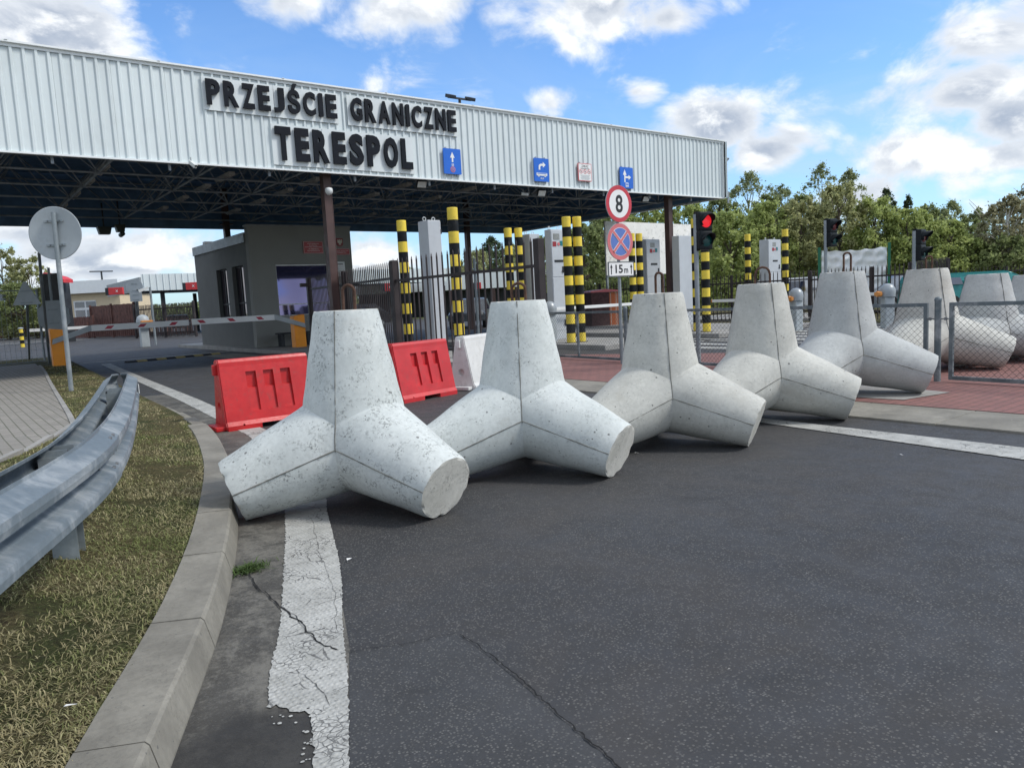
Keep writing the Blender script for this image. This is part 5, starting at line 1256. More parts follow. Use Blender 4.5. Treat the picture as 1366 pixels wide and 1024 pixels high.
board_fence('steel_bar_fence', 'low brown bar fence along the road bend behind the striped arm', dep(118, 440, 58), dep(262, 440, 52), 1.2, .24, WOODF, False)
# signs and camera pole near far canopy
back_sign('sign_post', 'back of a round sign with a square plate in front of the far canopy', onz(184, 447, 0), dep(179, 375, 38), 'round', (180, 383), .42, 38)
back_sign('sign_post', 'back of a square plate lower on the pole in front of the far canopy', onz(186, 447, 0), dep(183, 385, 37.5), 'sq', (182, 396.5), .30, 37.5)
q = dep(200, 383, 36); t = thing('camera_pole', 'grey pole with a white camera arm in front of the far canopy', 'camera', (q.x, q.y, 0)); a = MB(); a.tube((0, 0, 0), (0, 0, q.z), .05); a.obj('pole', GALV2, t); a = MB(); a.box((-.3, 0, q.z-.1), (.45, .12, .12), ry=R(-20)); a.obj('housing', DOME, t)
q = dep(135, 362, 110); t = thing('lamp_mast', 'distant double armed lamp mast above the beige building', 'street lamp', (q.x, q.y, 0)); a = MB(); a.tube((0, 0, 0), (0, 0, q.z), .12); a.obj('mast', DARKST, t); a = MB(); a.box((0, 0, q.z), (3.0, .4, .15)); a.obj('lamp_head', DARKST, t)
p = onz(104, 450, 0); a = plastic_barrier('small red plastic barrier lying far behind the striped arm', (p.x, p.y, 0), R(0), PLASR, G1)
q = dep(190, 424, 34); t = thing('lane_barrier', 'far lane barrier with round hood behind the striped arm', 'barrier', (q.x, q.y, 0)); a = MB(); a.box((0, 0, .5), (.35, .35, 1.0), bev=.03); a.obj('cabinet', GREYSIGN, t); a = MB(); a.lathe([(.26, 1.0), (.28, 1.2), (.22, 1.38), (.1, 1.45), (.01, 1.47)], n=18); a.obj('hood', GREYSIGN, t); a = MB(); a.box((.1, -.3, 1.1), (.5, .2, .2), bev=.03); a.obj('joint', ORANGE2, t); a = MB(); a.box((-2.3, -.3, 1.05), (4.2, .06, .12)); a.obj('arm', ARMW, t)

# simple vehicles in the background (built with body, windows, wheels)
def van(label, P, rz, col, Lv=4.6, h=1.75, w_=1.8, name='parked_van', glass=GLASSD, group=None):
    t = thing(name, label, 'van' if 'van' in name else 'car', P, rz, group); a = MB()
    if 'van' in name: pr = [(-Lv/2, .35), (-Lv/2+.05, .95), (-Lv/2+.75, 1.05), (-Lv/2+1.35, h-.08), (-Lv/2+1.6, h), (Lv/2-.15, h), (Lv/2, h-.2), (Lv/2, .35)]
    else: pr = [(-Lv/2, .35), (-Lv/2+.05, .72), (-Lv/2+1.0, .85), (-Lv/2+1.6, h-.05), (-Lv/2+2.0, h), (Lv/2-1.1, h), (Lv/2-.3, .95), (Lv/2, .85), (Lv/2, .35)]
    bm = bmesh.new(); r1 = [bm.verts.new((x, -w_/2, z)) for x, z in pr]; r2 = [bm.verts.new((x, w_/2, z)) for x, z in pr]; n = len(pr)
    for r in (r1, r2):
        for v in r:
            if v.co.z > 1.1: v.co.y *= .88
    bm.faces.new(r1); bm.faces.new(r2[::-1])
    for i in range(n): bm.faces.new((r1[i], r2[i], r2[(i+1) % n], r1[(i+1) % n]))
    bmesh.ops.recalc_face_normals(bm, faces=bm.faces); bmesh.ops.bevel(bm, geom=bm.edges[:], offset=.05, segments=2, affect='EDGES'); a.bm(bm, smooth=False); a.obj('body', col, t)
    zt_ = h-.16; zb2 = 1.02 if 'van' in name else .88
    for s in (-1, 1):
        yb, yt_ = s*(w_/2+.004)*.985, s*(w_/2*.88+.012); x = -Lv/2+1.55
        for k in range(3):
            x0 = x+k*.9; g = MB(); x1 = x0+.8
            if x1 > Lv/2-.35: break
            g.add([(x0-(.25 if k == 0 else 0), yb, zb2), (x1, yb, zb2), (x1, yt_, zt_), (x0+.05, yt_, zt_)], [(0, 1, 2, 3)]); solid(g.obj('window', glass, t), .01)
    for x in (-Lv/2+.85, Lv/2-.85):
        for s in (-1, 1): g = MB(); g.tube((x, s*(w_/2-.2), .33), (x, s*(w_/2+.01), .33), .33, n=20); o = g.obj('wheel', TYRE, t); g = MB(); g.tube((x, s*(w_/2+.0), .33), (x, s*(w_/2+.02), .33), .19, n=14); g.obj('rim', GREYSIGN, o)
    for s in (-1, 1): g = MB(); g.box((-Lv/2-.01, s*w_*.36, .72), (.06, .28, .16), bev=.02); g.obj('headlight', LAMPM, t)
    return t
q = dep(1296, 400, 27); van('teal van parked behind the sixth tetrapod', (q.x, q.y, -.02), R(150), TEAL, 4.6, 1.42)
q = dep(1212, 400, 30); van('dark silver car parked behind the right spiked fence', (q.x, q.y, -.02), R(150), pm('car_grey', (.25, .27, .3), .3, .4), 4.4, 1.45, name='parked_car')
q = dep(1085, 400, 33); van('white van parked behind the fence left of the tarp banner', (q.x, q.y, -.02), R(110), CARW, 4.6, 1.6)
for i, (x, Y, c, l) in enumerate(((470, 42, (.03, .03, .035), 'dark car behind the spiked fence right of the booth'), (628, 38, (.12, .13, .14), 'grey car seen between the striped pole and the fence post'), (236, 64, (.02, .025, .03), 'dark car parked under the far canopy beside the booth'))):
    q = dep(x, 420, Y); van(l, (q.x, q.y, 0), R(20+i*30), pm('carpaint%d' % i, c, .3, .3), 4.4, 1.45, name='parked_car')

# ------------------------------------------------------------------ right background: fences, banner, board, shed, lamps
t = thing('palisade_fence', 'black spiked fence running along the far side of the lanes', 'fence', dep(960, 400, 27).xy.to_3d())
spiked(t, dep(725, 400, 33).xy.to_3d(), dep(1080, 400, 26.5).xy.to_3d(), 1.75, .15, 2.6, (.35, 1.45), postsz=.07)
t = thing('palisade_fence', 'black spiked fence in front of the white tarp banner', 'fence', dep(1180, 400, 23).xy.to_3d())
spiked(t, dep(1082, 400, 26).xy.to_3d(), dep(1264, 400, 21).xy.to_3d(), 1.72, .16, 2.4, (.35, 1.42), postsz=.08)
spiked(t, dep(1214, 400, 24).xy.to_3d(), dep(1264, 400, 21).xy.to_3d(), 1.80, .10, 3, (.35, 1.5), postsz=.08)
t = thing('palisade_fence', 'low dark fence at the right edge behind the teal van', 'fence', dep(1300, 400, 36).xy.to_3d())
spiked(t, dep(1264, 400, 34).xy.to_3d(), dep(1420, 400, 34).xy.to_3d(), 1.6, .18, 3, (.35, 1.4), postsz=.08)
gs = MB(); q = [dep(720, 400, 31), dep(1090, 400, 24.5), dep(1400, 400, 19), dep(1500, 400, 60), dep(700, 400, 60)]
sheet('verge', [(p.x, p.y) for p in q], .012, SOIL)
# banner
q0, q1 = dep(1096, 380, 30), dep(1183, 380, 29); d = q1-q0; W_ = Vector(d.xy).length; z1 = dep(1140, 331, 30).z; t = thing('tarp_banner', 'wrinkled white tarp stretched between green posts', 'banner', (q0.x, q0.y, 0), math.atan2(d.y, d.x)); nx, nz_ = 60, 34; vs = []
for j in range(nz_+1):
    for i in range(nx+1):
        u, v = i/nx, j/nz_; sag = .06*math.sin(u*9+v*3)*v+.05*math.sin(u*23-v*9+2*math.sin(v*5))+.04*math.sin((u-v)*31)+.03*math.sin(v*40+6*u); top = z1-.02-.10*math.sin(PI*u*1.0)*.5-.05*abs(math.sin(u*14))
        vs.append((u*W_, sag, .35+(top-.35)*v))
a = MB(); a.add(vs, [(j*(nx+1)+i, j*(nx+1)+i+1, (j+1)*(nx+1)+i+1, (j+1)*(nx+1)+i) for j in range(nz_) for i in range(nx)], 0, True); a.obj('tarp', TARP, t)
for x in (-.08, W_+.08): a = MB(); a.box((x, 0, z1/2+.05), (.10, .10, z1+.1)); a.obj('post', GREENP, t)
# peeling board
q0 = dep(808, 340, 31); q1 = onb(924, 340, q0.y+.3); d = q1-q0; W_ = Vector(d.xy).length; z1 = dep(865, 296.5, 32.5).z; z0 = dep(865, 365.5, 32.5).z
t = thing('billboard', 'large peeling white billboard on grey posts behind the no stopping sign', 'billboard', (q0.x, q0.y, 0), math.atan2(d.y, d.x))
a = MB(); a.box((W_/2, 0, (z0+z1)/2), (W_, .06, z1-z0)); a.obj('board', STONE, t)
for x in (.12, W_*.36, W_*.64, W_-.15): a = MB(); a.box((x, .08, z1/2), (.08, .08, z1)); a.obj('post', GALV2, t)
# brick shed
q = dep(802, 410, 29); t = thing('brick_shed', 'low dark and orange brick shed behind the striped pole pair', 'shed', (q.x, q.y, 0), R(-18)); z1 = dep(802, 389, 29).z
a = MB(); a.box((-.25, 0, z1/2), (.75, .9, z1)); a.obj('wall', pm('brick_purple', (.08, .04, .04), .9, var=.3, vs=12), t); a = MB(); a.box((.37, .0, z1/2-.03), (.46, .86, z1-.06)); a.obj('orange_wall', m_brick('orange_brickwork', (.50, .14, .05), (.42, .11, .04), (.5, .42, .36), .22, .075), t)
a = MB(); a.prism([(-.65, z1-.02), (.62, z1-.03), (.60, z1+.03), (0, z1+.09), (-.63, z1+.03)], -.47, .47); a.obj('roof', SREDF, t)
for lb, x, y, Y in (('thin far lamp post between the lights above the trees', 1078, 272, 50), ):
    q = dep(x, y, Y); t = thing('lamp_post', lb, 'street lamp', (q.x, q.y, 0)); a = MB(); a.tube((0, 0, 0), (0, 0, q.z), .07, .045, n=10); a.obj('pole', GALV2, t); a = MB(); a.lathe([(.02, .22), (.15, .18), (.24, .05), (.20, -.08), (.1, -.14), (.01, -.15)], (0.1, 0, q.z), 14); a.obj('lamp_head', DOME, t)
q = dep(486/1+146.5, 345, 24); t = thing('thin_pole', 'slim grey pole behind the spiked fence between cabinet and fence end', 'pole', (q.x, q.y, 0)); a = MB(); a.tube((0, 0, 0), (0, 0, q.z), .045, n=10); a.obj('shaft', GALV2, t)
# small litter and weed near the kerb
pap = None
for i, (x, y, l) in enumerate(((463, 747, 'white paper scrap on the asphalt right of the cracked edge line'), (1205, 607, 'white paper scrap on the asphalt below the right edge line'), (852, 604, 'pale scrap on the asphalt right of the second tetrapod'), (103, 938, 'white scrap lying in the grass at the bottom left'))):
    p = onz(x, y, .012 if i < 3 else .20); a = MB(); a.add([(0, 0, 0), (.028, .004, .004), (.032, .012, .002), (.004, .014, .006)], [(0, 1, 2, 3)]); o = a.obj('paper_scrap', PAPERM, None, p, R(50*i)); solid(o, .001); tag(o, l, 'litter', 'small scraps of litter')

# ------------------------------------------------------------------ grass blades
def blades(name, pts, hmin, hmax, seed, label=None, wid=.0022, col_fn=None, kind='stuff', cat=None):
    g = np.random.default_rng(seed); n = len(pts); P = np.array(pts); h = g.uniform(hmin, hmax, n)*P[:, 3] if P.shape[1] > 3 else g.uniform(hmin, hmax, n)
    th = g.uniform(0, 2*PI, n); lean = g.uniform(.5, 2.3, n); w_ = wid*g.uniform(.6, 1.5, n)
    dx, dy = np.cos(th), np.sin(th); px_, py_ = -dy, dx
    sc = np.maximum(1, np.hypot(P[:, 0]-CAM.x, P[:, 1]-CAM.y)/3.2)**.7; w_ = w_*sc
    v = np.zeros((n, 5, 3)); base = P[:, :3]
    v[:, 0] = base+np.stack([px_*w_, py_*w_, 0*w_], 1); v[:, 1] = base-np.stack([px_*w_, py_*w_, 0*w_], 1)
    m1 = base+np.stack([dx*h*lean*.42, dy*h*lean*.42, h*np.clip(.72-.16*lean, .3, .7)], 1)
    v[:, 2] = m1-np.stack([px_*w_*.8, py_*w_*.8, 0*w_], 1); v[:, 3] = m1+np.stack([px_*w_*.8, py_*w_*.8, 0*w_], 1)
    v[:, 4] = base+np.stack([dx*h*lean, dy*h*lean, h*np.clip(1.05-.38*lean, .12, 1)], 1)
    V = v.reshape(-1, 3); me = bpy.data.meshes.new(name); idx = np.arange(n)*5
    loops = np.stack([idx, idx+1, idx+2, idx+3, idx+3, idx+2, idx+4], 1).reshape(-1)
    me.vertices.add(n*5); me.vertices.foreach_set('co', V.astype(np.float32).reshape(-1)); me.loops.add(n*7); me.loops.foreach_set('vertex_index', loops.astype(np.int32))
    ls = np.stack([np.arange(n)*7, np.arange(n)*7+4], 1).reshape(-1); lt = np.tile([4, 3], n)
    me.polygons.add(2*n); me.polygons.foreach_set('loop_start', ls.astype(np.int32)); me.polygons.foreach_set('loop_total', lt.astype(np.int32)); me.update(calc_edges=True)
    c = col_fn(P, g, n); C = np.repeat(c[:, None, :], 5, 1); C[:, 0:2] *= .6; C = np.concatenate([C, np.ones((n, 5, 1))], 2).reshape(-1)
    at = me.color_attributes.new('col', 'FLOAT_COLOR', 'POINT'); at.data.foreach_set('color', C.astype(np.float32)); me.materials.append(GRASS)
    o = bpy.data.objects.new(name, me); COL.objects.link(o); o['kind'] = kind
    if label: o['label'] = label
    if cat: o['category'] = cat
    return o
def vnoise(x, y, s, seed):
    g = np.random.default_rng(seed); K = g.normal(size=(14, 2))*s; ph = g.uniform(0, 2*PI, 14); return sum(np.sin(x*k[0]+y*k[1]+p) for k, p in zip(K, ph))/math.sqrt(7)
def gcol(P, g, n):
    x, y = P[:, 0], P[:, 1]; dry = 1/(1+np.exp(-(vnoise(x, y, 1.6, 4)*.75+vnoise(x, y, 9, 5)*.75+.25+g.normal(0, 1.25, n))*1.5))
    gr_ = np.array([.13, .17, .05]); gr2 = np.array([.25, .28, .10]); st = np.array([.52, .46, .27]); st2 = np.array([.32, .27, .14])
    a = g.uniform(0, 1, (n, 1)); b = g.uniform(0, 1, (n, 1)); green = gr_*(1-a)+gr2*a; straw = st*(1-b)+st2*b; d = dry[:, None]; return (green*(1-d)+straw*d)*g.uniform(.75, 1.25, (n, 1))
g = np.random.default_rng(11); pts = []
def scatter(b0, b1, dens, hs=1.0):
    y = b0
    while y < b1:
        x0, x1 = ea(y)+.06, ka(y)-.215; n = g.poisson(max(0, (x1-x0)*.05*dens))
        if n:
            xs_ = g.uniform(x0, x1, n); ysn = g.uniform(y, y+.05, n); m = vnoise(xs_, ysn, 3.5, 8)+.6*vnoise(xs_, ysn, 11, 9); keep = g.uniform(0, 1, n) < .06+.94/(1+np.exp(-(m+.42)*3.4))
            for xx, yy in zip(xs_[keep], ysn[keep]): pts.append((xx, yy, gz(xx, yy), hs))
        y += .05
yy0 = -16.2
while yy0 < 8: scatter(yy0, yy0+.0499, 900+15000*math.exp(-max(0, yy0+15.2)/3.4)); yy0 += .05
# overhang along the kerb
y = -16.2
while y < -8:
    for _ in range(14): pts.append((ka(y)-.232+g.normal(0, .022), y+g.uniform(0, .03), .12, 1.0))
    y += .03
print('blades', len(pts))
blades('grass', pts, .008, .031, 12, 'short patchy dry grass between guardrail and kerb', .0015, gcol)
# weed in the gutter
wp = []; q = onz(332, 760, .004)
for _ in range(420): r = abs(g.normal(0, .05)); a_ = g.uniform(0, 2*PI); wp.append((q.x+r*math.cos(a_)*1.2, q.y+r*math.sin(a_)*.8, .004, 1.0))
o = blades('weed', wp, .015, .05, 13, None, .002, lambda P, g, n: np.array([.075, .12, .035])*g.uniform(.7, 1.5, (n, 1)), kind=''); del o['kind']; tag(o, 'green weed tuft growing in the gutter beside the kerb', 'weed')

# ------------------------------------------------------------------ trees
def crown_mesh(seed, H, W_, base=.18, leaf=.17, nleaf=9000, cols=((.05, .085, .022), (.11, .15, .04)), shape='oval', nclump=70, gaps=.5):
    g = np.random.default_rng(seed); cl = []
    for i in range(nclump):
        t = g.uniform(0, 1)**.85; z = H*(base+(1-base)*t)
        prof = {'oval': math.sin(PI*min(1, (t*.88+.12)))**.6, 'poplar': (1-t)**.45*min(1, t*6+.3)*.75, 'wispy': (1-t)**.7*min(1, t*5+.4), 'feather': (.35+.65*math.sin(PI*t)**.7)*(1 if t < .75 else (1-t)*3.2+.2), 'bush': math.sqrt(max(0, 1-t*t*.92))}[shape]
        r = W_/2*prof*g.uniform(.15, 1.0)**.5; a = g.uniform(0, 2*PI); s = W_*g.uniform(.05, .15)*(1-.5*t)
        cl.append((r*math.cos(a), r*math.sin(a), z, s, g.uniform(.55, 1.25)))
    cl = np.array(cl); k = g.integers(0, nclump, nleaf); d = g.normal(size=(nleaf, 3)); d /= np.linalg.norm(d, axis=1)[:, None]; rr = np.abs(g.normal(0, .62, nleaf))
    P = cl[k, :3]+d*(cl[k, 3]*rr)[:, None]*np.array([1, 1, 1.15]); P[:, 2] = np.clip(P[:, 2], .15, None)
    # random leaf quads
    n1 = g.normal(size=(nleaf, 3)); n1[:, 2] += .6; n1 /= np.linalg.norm(n1, axis=1)[:, None]; t1 = np.cross(n1, g.normal(size=(nleaf, 3))); t1 /= np.linalg.norm(t1, axis=1)[:, None]; t2 = np.cross(n1, t1)
    s = leaf*g.uniform(.5, 1.15, nleaf)[:, None]; V = np.stack([P-t1*s*.5, P-t2*s*.32, P+t1*s*.5, P+t2*s*.32], 1).reshape(-1, 3)
    me = bpy.data.meshes.new('crown'); me.vertices.add(nleaf*4); me.vertices.foreach_set('co', V.astype(np.float32).reshape(-1)); me.loops.add(nleaf*4); me.loops.foreach_set('vertex_index', np.arange(nleaf*4).astype(np.int32))
    me.polygons.add(nleaf); me.polygons.foreach_set('loop_start', (np.arange(nleaf)*4).astype(np.int32)); me.polygons.foreach_set('loop_total', np.full(nleaf, 4, np.int32)); me.update(calc_edges=True)
    c0, c1 = np.array(cols[0]), np.array(cols[1]); mix = np.clip(g.uniform(0, 1, nleaf)*.5+(cl[k, 4]-.55)*.75, 0, 1)[:, None]; c = (c0*(1-mix)+c1*mix)*g.uniform(.75, 1.25, (nleaf, 1)); C = np.repeat(np.concatenate([c, np.ones((nleaf, 1))], 1)[:, None, :], 4, 1)
    at = me.color_attributes.new('col', 'FLOAT_COLOR', 'POINT'); at.data.foreach_set('color', C.astype(np.float32).reshape(-1)); me.materials.append(LEAF); return me, cl
def trunk_mb(seed, H, W_, cl, r0=.2, bark=BARK, bare=0):
    g = np.random.default_rng(seed+99); mb = MB(); pts = [(0, 0, -.1)]; x = y = 0
    for i in range(1, 9): x += g.normal(0, .05); y += g.normal(0, .05); pts.append((x, y, H*.92*i/8))
    mb.path(pts, [r0*(1-.9*i/8) for i in range(9)], 8)
    for i in range(26+bare):
        c = cl[g.integers(0, len(cl))] if i < 26 else None
        if c is not None: tip = Vector(c[:3])
        else: a = g.uniform(0, 2*PI); tip = Vector((W_*.55*math.cos(a), W_*.55*math.sin(a), H*g.uniform(.45, 1.02)))
        z = max(H*.12, tip.z*g.uniform(.55, .8)); q = Vector(pts[min(8, int(z/(H*.92)*8))]); q.z = z; m_ = q.lerp(tip, .5)+Vector((g.normal(0, .15), g.normal(0, .15), g.normal(0, .15)))
        mb.path([q, m_, tip], [r0*.28, r0*.16, .012], 5)
    return mb
def tree(label, px_, pyt, Y, Wpx, kind, seed, group='trees behind the border crossing', base_z=0):
    p = dep(px_, pyt, Y); H = p.z-base_z; W_ = Wpx*Y/1000*(1.35 if kind == 'wispy' else 1)
    K = dict(
        green=dict(cols=((.25, .31, .10), (.52, .58, .22)), shape='bush', nclump=150, nleaf=19000, leaf=.23),
        olive=dict(cols=((.27, .29, .13), (.50, .50, .25)), shape='bush', nclump=140, nleaf=18000, leaf=.22),
        dark=dict(cols=((.16, .20, .08), (.33, .38, .16)), shape='oval', nclump=110, nleaf=14000, leaf=.23),
        wispy=dict(cols=((.20, .24, .12), (.40, .44, .22)), shape='feather', nclump=150, nleaf=8500, leaf=.19),
        pine=dict(cols=((.06, .09, .05), (.13, .17, .08)), shape='feather', nclump=190, nleaf=13000, leaf=.22),
        brown=dict(cols=((.24, .23, .12), (.40, .38, .24)), shape='oval', nclump=130, nleaf=10000, leaf=.2))[kind]
    me, cl = crown_mesh(seed, H, W_, base=.02 if K['shape'] == 'bush' else .22, **K)
    t = thing('tree', label, 'tree', (p.x, p.y, base_z), 0, group); c = bpy.data.objects.new('crown', me); COL.objects.link(c); c.parent = t
    trunk_mb(seed, H, W_, cl, .16 if kind != 'dark' else .2, BIRCH if kind == 'brown' else BARK, 14 if kind == 'brown' else 0).obj('trunk', BIRCH if kind == 'brown' else BARK, t); return t
TR = [
 # back row
 ('thin feathery tree just right of the canopy corner', 1000, 232, 62, 70, 'wispy'), ('feathery tree top left of the far lamp post', 1045, 248, 62, 60, 'wispy'),
 ('tallest open crowned tree above the dark light by the banner', 1097, 220, 64, 62, 'wispy'), ('pale thin tree right of the tallest tree', 1132, 228, 62, 55, 'wispy'),
 ('dark pine rising above the tree line left of the side on signal', 1182, 252, 75, 40, 'pine'), ('smaller dark pine right of the first pine', 1211, 262, 75, 30, 'pine'),
 ('loose tree top right of the side on signal', 1269, 270, 60, 50, 'wispy'), ('slim pale tree top near the birch', 1305, 278, 58, 36, 'wispy'),
 ('dark tree behind the canopy corner', 962, 262, 58, 80, 'dark'), ('dark tree between canopy corner and lamp post', 1022, 262, 58, 80, 'dark'), ('dark round tree behind the banner', 1070, 262, 60, 80, 'dark'),
 ('dark tree behind the side on signal', 1235, 274, 62, 70, 'dark'), ('dark tree left of the birch', 1292, 292, 55, 60, 'dark'),
 # front row
 ('light green bushy tree right of the red traffic light', 972, 285, 47, 110, 'green'), ('light green bushy tree behind the farthest cabinet', 1020, 274, 48, 100, 'green'),
 ('olive bushy tree left of the banner', 1066, 268, 48, 90, 'olive'), ('olive brown bushy tree above the banner', 1118, 250, 48, 110, 'olive'), ('light green tree right of the banner', 1168, 266, 47, 100, 'green'),
 ('light green tree behind the side on signal', 1216, 282, 46, 100, 'green'), ('light green tree above the teal van', 1262, 296, 45, 90, 'green'), ('low light green tree left of the birch', 1296, 320, 44, 60, 'green'),
 ('birch with bare pale branches at the right edge', 1345, 262, 44, 80, 'brown'), ('pale leaved tree cut by the right edge of the photo', 1385, 240, 46, 90, 'brown'), ('dark undergrowth tree under the birch', 1345, 318, 43, 90, 'dark'),
 # seen under the canopy
 ('dark tree behind the speed limit sign', 800, 285, 52, 110, 'dark'), ('dark tree between the striped pole pair and the sign', 775, 300, 46, 70, 'dark'), ('green tree above the billboard', 858, 268, 56, 110, 'green'), ('green tree behind the brown right column', 915, 270, 52, 90, 'green'),
 ('pine seen under the canopy left of the striped pair', 655, 317, 88, 55, 'pine'), ('green tree left of the pine under the canopy', 632, 336, 84, 60, 'olive'), ('green tree right of the pine under the canopy', 690, 325, 80, 60, 'olive'), ('dark tree behind the light cabinet under the canopy', 722, 316, 66, 50, 'dark'),
 ('low tree right of the booth behind the spiked fence', 545, 358, 86, 40, 'wispy'), ('small tree above the white hall', 575, 350, 84, 36, 'olive'),
 # left
 ('large grey green tree at the left edge', -2, 330, 70, 74, 'olive'), ('grey green tree right of the left edge tree', 38, 345, 70, 62, 'olive'), ('dark lower tree behind the triangular sign', 20, 380, 68, 80, 'dark')]
for i, (lb, x, y, Y, w_, k) in enumerate(TR): tree(lb, x, y, Y, w_, k, 100+i)
# far wood that closes the horizon
def wood(name, x0, x1, Y, ztop, seed):
    g = np.random.default_rng(seed); n = 26000; a = dep(x0, 400, Y); b = dep(x1, 400, Y); u = g.uniform(0, 1, n); prof = ztop*(.75+.12*vnoise(u*40, u*0, 1, seed)+.08*vnoise(u*130, u*0, 1, seed+1)); z = prof*g.uniform(0, 1, n)**.7
    P = np.stack([a.x+(b.x-a.x)*u+g.normal(0, 2, n), a.y+(b.y-a.y)*u+g.normal(0, 2, n), z], 1); n1 = g.normal(size=(n, 3)); n1 /= np.linalg.norm(n1, axis=1)[:, None]; t1 = np.cross(n1, g.normal(size=(n, 3))); t1 /= np.linalg.norm(t1, axis=1)[:, None]; t2 = np.cross(n1, t1); s = .7*g.uniform(.5, 1.2, n)[:, None]
    V = np.stack([P-t1*s*.5, P-t2*s*.35, P+t1*s*.5, P+t2*s*.35], 1).reshape(-1, 3); me = bpy.data.meshes.new(name); me.from_pydata([], [], []); me.vertices.add(n*4); me.vertices.foreach_set('co', V.astype(np.float32).reshape(-1)); me.loops.add(n*4); me.loops.foreach_set('vertex_index', np.arange(n*4).astype(np.int32)); me.polygons.add(n); me.polygons.foreach_set('loop_start', (np.arange(n)*4).astype(np.int32)); me.polygons.foreach_set('loop_total', np.full(n, 4, np.int32)); me.update(calc_edges=True)
    c = np.array([.22, .26, .12])*g.uniform(.6, 1.6, (n, 1)); C = np.repeat(np.concatenate([c, np.ones((n, 1))], 1)[:, None, :], 4, 1); at = me.color_attributes.new('col', 'FLOAT_COLOR', 'POINT'); at.data.foreach_set('color', C.astype(np.float32).reshape(-1)); me.materials.append(LEAF); o = bpy.data.objects.new(name, me); COL.objects.link(o); o['kind'] = 'stuff'; return o
wood('far_wood', 560, 1500, 95, 7.2, 31); wood('far_wood', -250, 520, 140, 4.2, 32)

# ------------------------------------------------------------------ sky, clouds, sun
sun_dir_h = Vector((fw.x, fw.y, 0)).normalized(); rgt = Vector((sun_dir_h.y, -sun_dir_h.x, 0)); AZ = R(98); EL = R(47)
sh = sun_dir_h*math.cos(AZ)+rgt*math.sin(AZ); sd = Vector((sh.x*math.cos(EL), sh.y*math.cos(EL), math.sin(EL)))
sun = bpy.data.objects.new('sun', bpy.data.lights.new('sun', 'SUN')); COL.objects.link(sun); sun.data.energy = 1.9; sun.data.angle = R(12); sun.data.color = (1.0, .96, .90); sun.rotation_euler = sd.to_track_quat('Z', 'Y').to_euler()
W = bpy.data.worlds.new('World'); S.world = W; W.use_nodes = True; t = W.node_tree; t.nodes.clear()
out = t.nodes.new('ShaderNodeOutputWorld'); bg = t.nodes.new('ShaderNodeBackground'); L(t, bg.outputs[0], out.inputs[0]); bg.inputs[1].default_value = .11
sky = t.nodes.new('ShaderNodeTexSky'); sky.sky_type = 'NISHITA'; sky.sun_disc = False; sky.sun_elevation = EL; sky.sun_rotation = math.atan2(sd.x, sd.y); sky.air_density = 1.0; sky.dust_density = .6; sky.ozone_density = 3.0
tc = t.nodes.new('ShaderNodeTexCoord').outputs['Generated']
def vm(op, a, b=None, out_i=0):
    n = t.nodes.new('ShaderNodeVectorMath'); n.operation = op
    for i, x in enumerate((a, b)):
        if x is None: continue
        if isinstance(x, (tuple, list, Vector)): n.inputs[i].default_value = tuple(x)
        else: L(t, x, n.inputs[i])
    return n.outputs[out_i]
sc3 = vm('MULTIPLY', tc, (1, 1, 1.7))
CL = [ # px, py, rx, ry, weight
 (40, 35, 125, 55, 1.25), (120, 62, 60, 30, 1.0), (190, 80, 35, 10, .6), (375, 0, 50, 28, .62), (540, 8, 90, 36, .85), (800, 8, 150, 42, 1.0), (880, 28, 70, 30, .95), (1035, 18, 30, 20, .5), (1325, 45, 85, 48, 1.1), (1250, 80, 50, 24, .6),
 (950, 168, 62, 38, 1.2), (1020, 198, 62, 26, 1.0), (1290, 122, 100, 42, 1.15), (1335, 160, 80, 50, 1.15), (1245, 195, 90, 32, 1.15), (1340, 205, 90, 30, 1.05), (1180, 130, 60, 24, .55), (730, 140, 48, 24, .75), (848, 122, 36, 16, .75), (1135, 265, 60, 30, .95), (1090, 200, 20, 10, .45),
 (110, 350, 120, 34, 1.0), (230, 330, 80, 40, .9), (30, 310, 90, 22, .8), (490, 340, 80, 36, 1.0), (1180, 250, 150, 30, .3), (600, 130, 90, 30, .25), (1060, 130, 110, 60, .28)]
masks = None
for (x, y, rx, ry, wt) in CL:
    c = ray(x, y).normalized(); cz = (c.x, c.y, c.z*1.7); ang = rx/F*.9; fl_ = (ry/F*1.7)/(ang)
    dv = vm('SUBTRACT', sc3, cz); dv = vm('MULTIPLY', dv, (1, 1, 1/max(.25, fl_))); ln = vm('LENGTH', dv, None, 1)
    m = val(t, 'MULTIPLY', val(t, 'SUBTRACT', 1.0, val(t, 'DIVIDE', ln, ang*1.5), clamp=True), wt)
    masks = m if masks is None else val(t, 'MAXIMUM', masks, m)
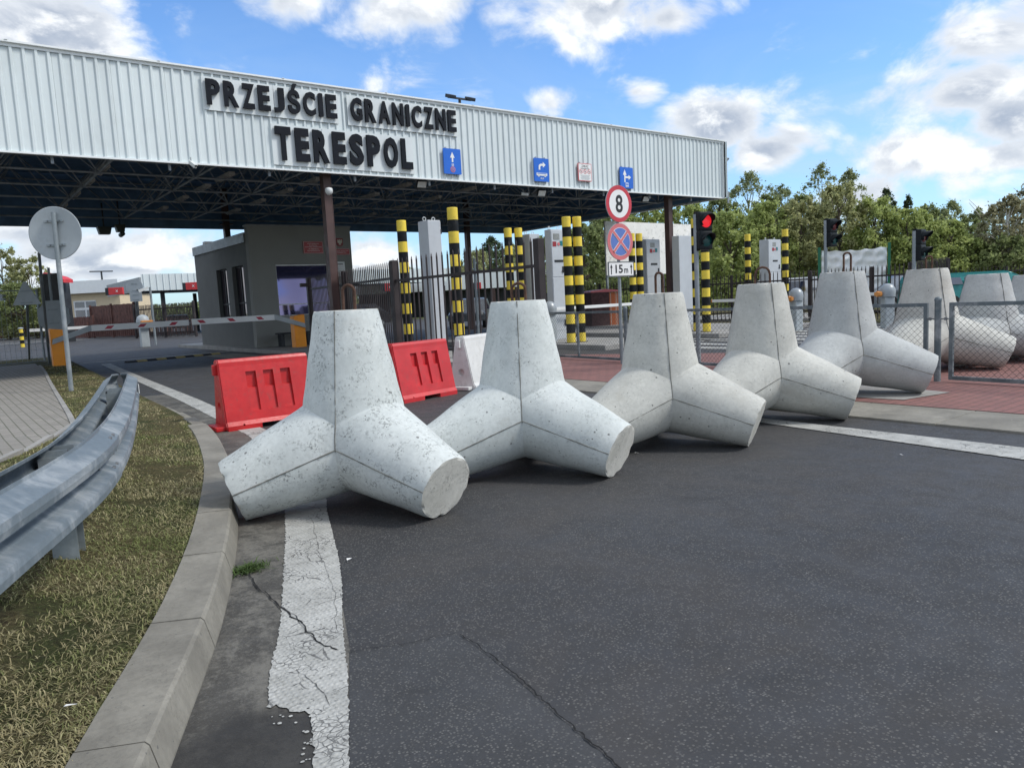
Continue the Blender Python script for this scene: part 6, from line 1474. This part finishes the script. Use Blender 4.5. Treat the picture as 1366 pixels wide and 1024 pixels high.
# unseen broken cloud added outside the view, evens out the lighting
facing = vm('DOT_PRODUCT', tc, tuple(fw), 1); outm = ramp(t, facing, .70, .55, 0, .55)
masks = val(t, 'MAXIMUM', masks, outm)
def fbm(v, s, d=9, r=.58, dist=.2): return noise(t, v, s, d, r, dist)
n1 = fbm(sc3, 7.5, 7, .6, .35); n1b = fbm(vm('ADD', sc3, tuple(sd*.028+Vector((0, 0, .02)))), 7.5, 7, .6, .35)
puff = vor(t, sc3, 16); puff2 = vor(t, vm('ADD', sc3, tuple(sd*.02+Vector((0, 0, .015)))), 16)
def dens(n, pf): return val(t, 'ADD', masks, val(t, 'ADD', val(t, 'MULTIPLY', val(t, 'SUBTRACT', n, .5), 2.1), val(t, 'MULTIPLY', val(t, 'SUBTRACT', .35, pf), .45)))
d1 = dens(n1, puff.outputs[0]); d2 = dens(n1b, puff2.outputs[0])
alpha = ramp(t, d1, .06, .58)
shade = ramp(t, val(t, 'SUBTRACT', d2, d1), -.30, .12, 1.0, 0.0); thick = ramp(t, d1, .35, 1.05)
litc = mixc(t, val(t, 'MULTIPLY', val(t, 'SUBTRACT', 1.0, shade), val(t, 'ADD', .35, val(t, 'MULTIPLY', thick, .65)), clamp=True), (7.0, 7.15, 7.25), (2.9, 3.35, 4.1))
litc = mixc(t, ramp(t, d1, .15, .7, .45, 0), litc, (5.0, 5.8, 6.8))
# thin veil of high cloud, stronger to the right and near the horizon
sep = t.nodes.new('ShaderNodeSeparateXYZ'); L(t, tc, sep.inputs[0]); hz = ramp(t, sep.outputs[2], .0, .33, .55, .0)
veil = val(t, 'MULTIPLY', ramp(t, fbm(vm('MULTIPLY', tc, (1, 1, 2.6)), 3.2, 8, .62, 1.1), .38, .72, .2, 1.0), ramp(t, sep.outputs[2], .05, .42, .75, 0)); veil = val(t, 'MAXIMUM', veil, val(t, 'MULTIPLY', hz, .75))
skyc = mixc(t, 1.0, sky.outputs[0], (.86, 1.14, 1.42), 'MULTIPLY')
base = mixc(t, val(t, 'MULTIPLY', veil, .72), skyc, (3.9, 4.9, 5.9)); fin = mixc(t, val(t, 'MULTIPLY', alpha, .97), base, litc)
# below the horizon a dull ground tone
fin = mixc(t, ramp(t, sep.outputs[2], -.01, -.05, 0, 1), fin, (1.2, 1.2, 1.0)); L(t, fin, bg.inputs[0])
S.view_settings.view_transform = 'Standard'; S.view_settings.look = 'None'; S.view_settings.exposure = .5; S.view_settings.gamma = 1
S.render.engine = 'CYCLES'
S.cycles.max_bounces = 6; S.cycles.diffuse_bounces = 3; S.cycles.glossy_bounces = 3
W.cycles.sampling_method = 'MANUAL'; W.cycles.sample_map_resolution = 1024
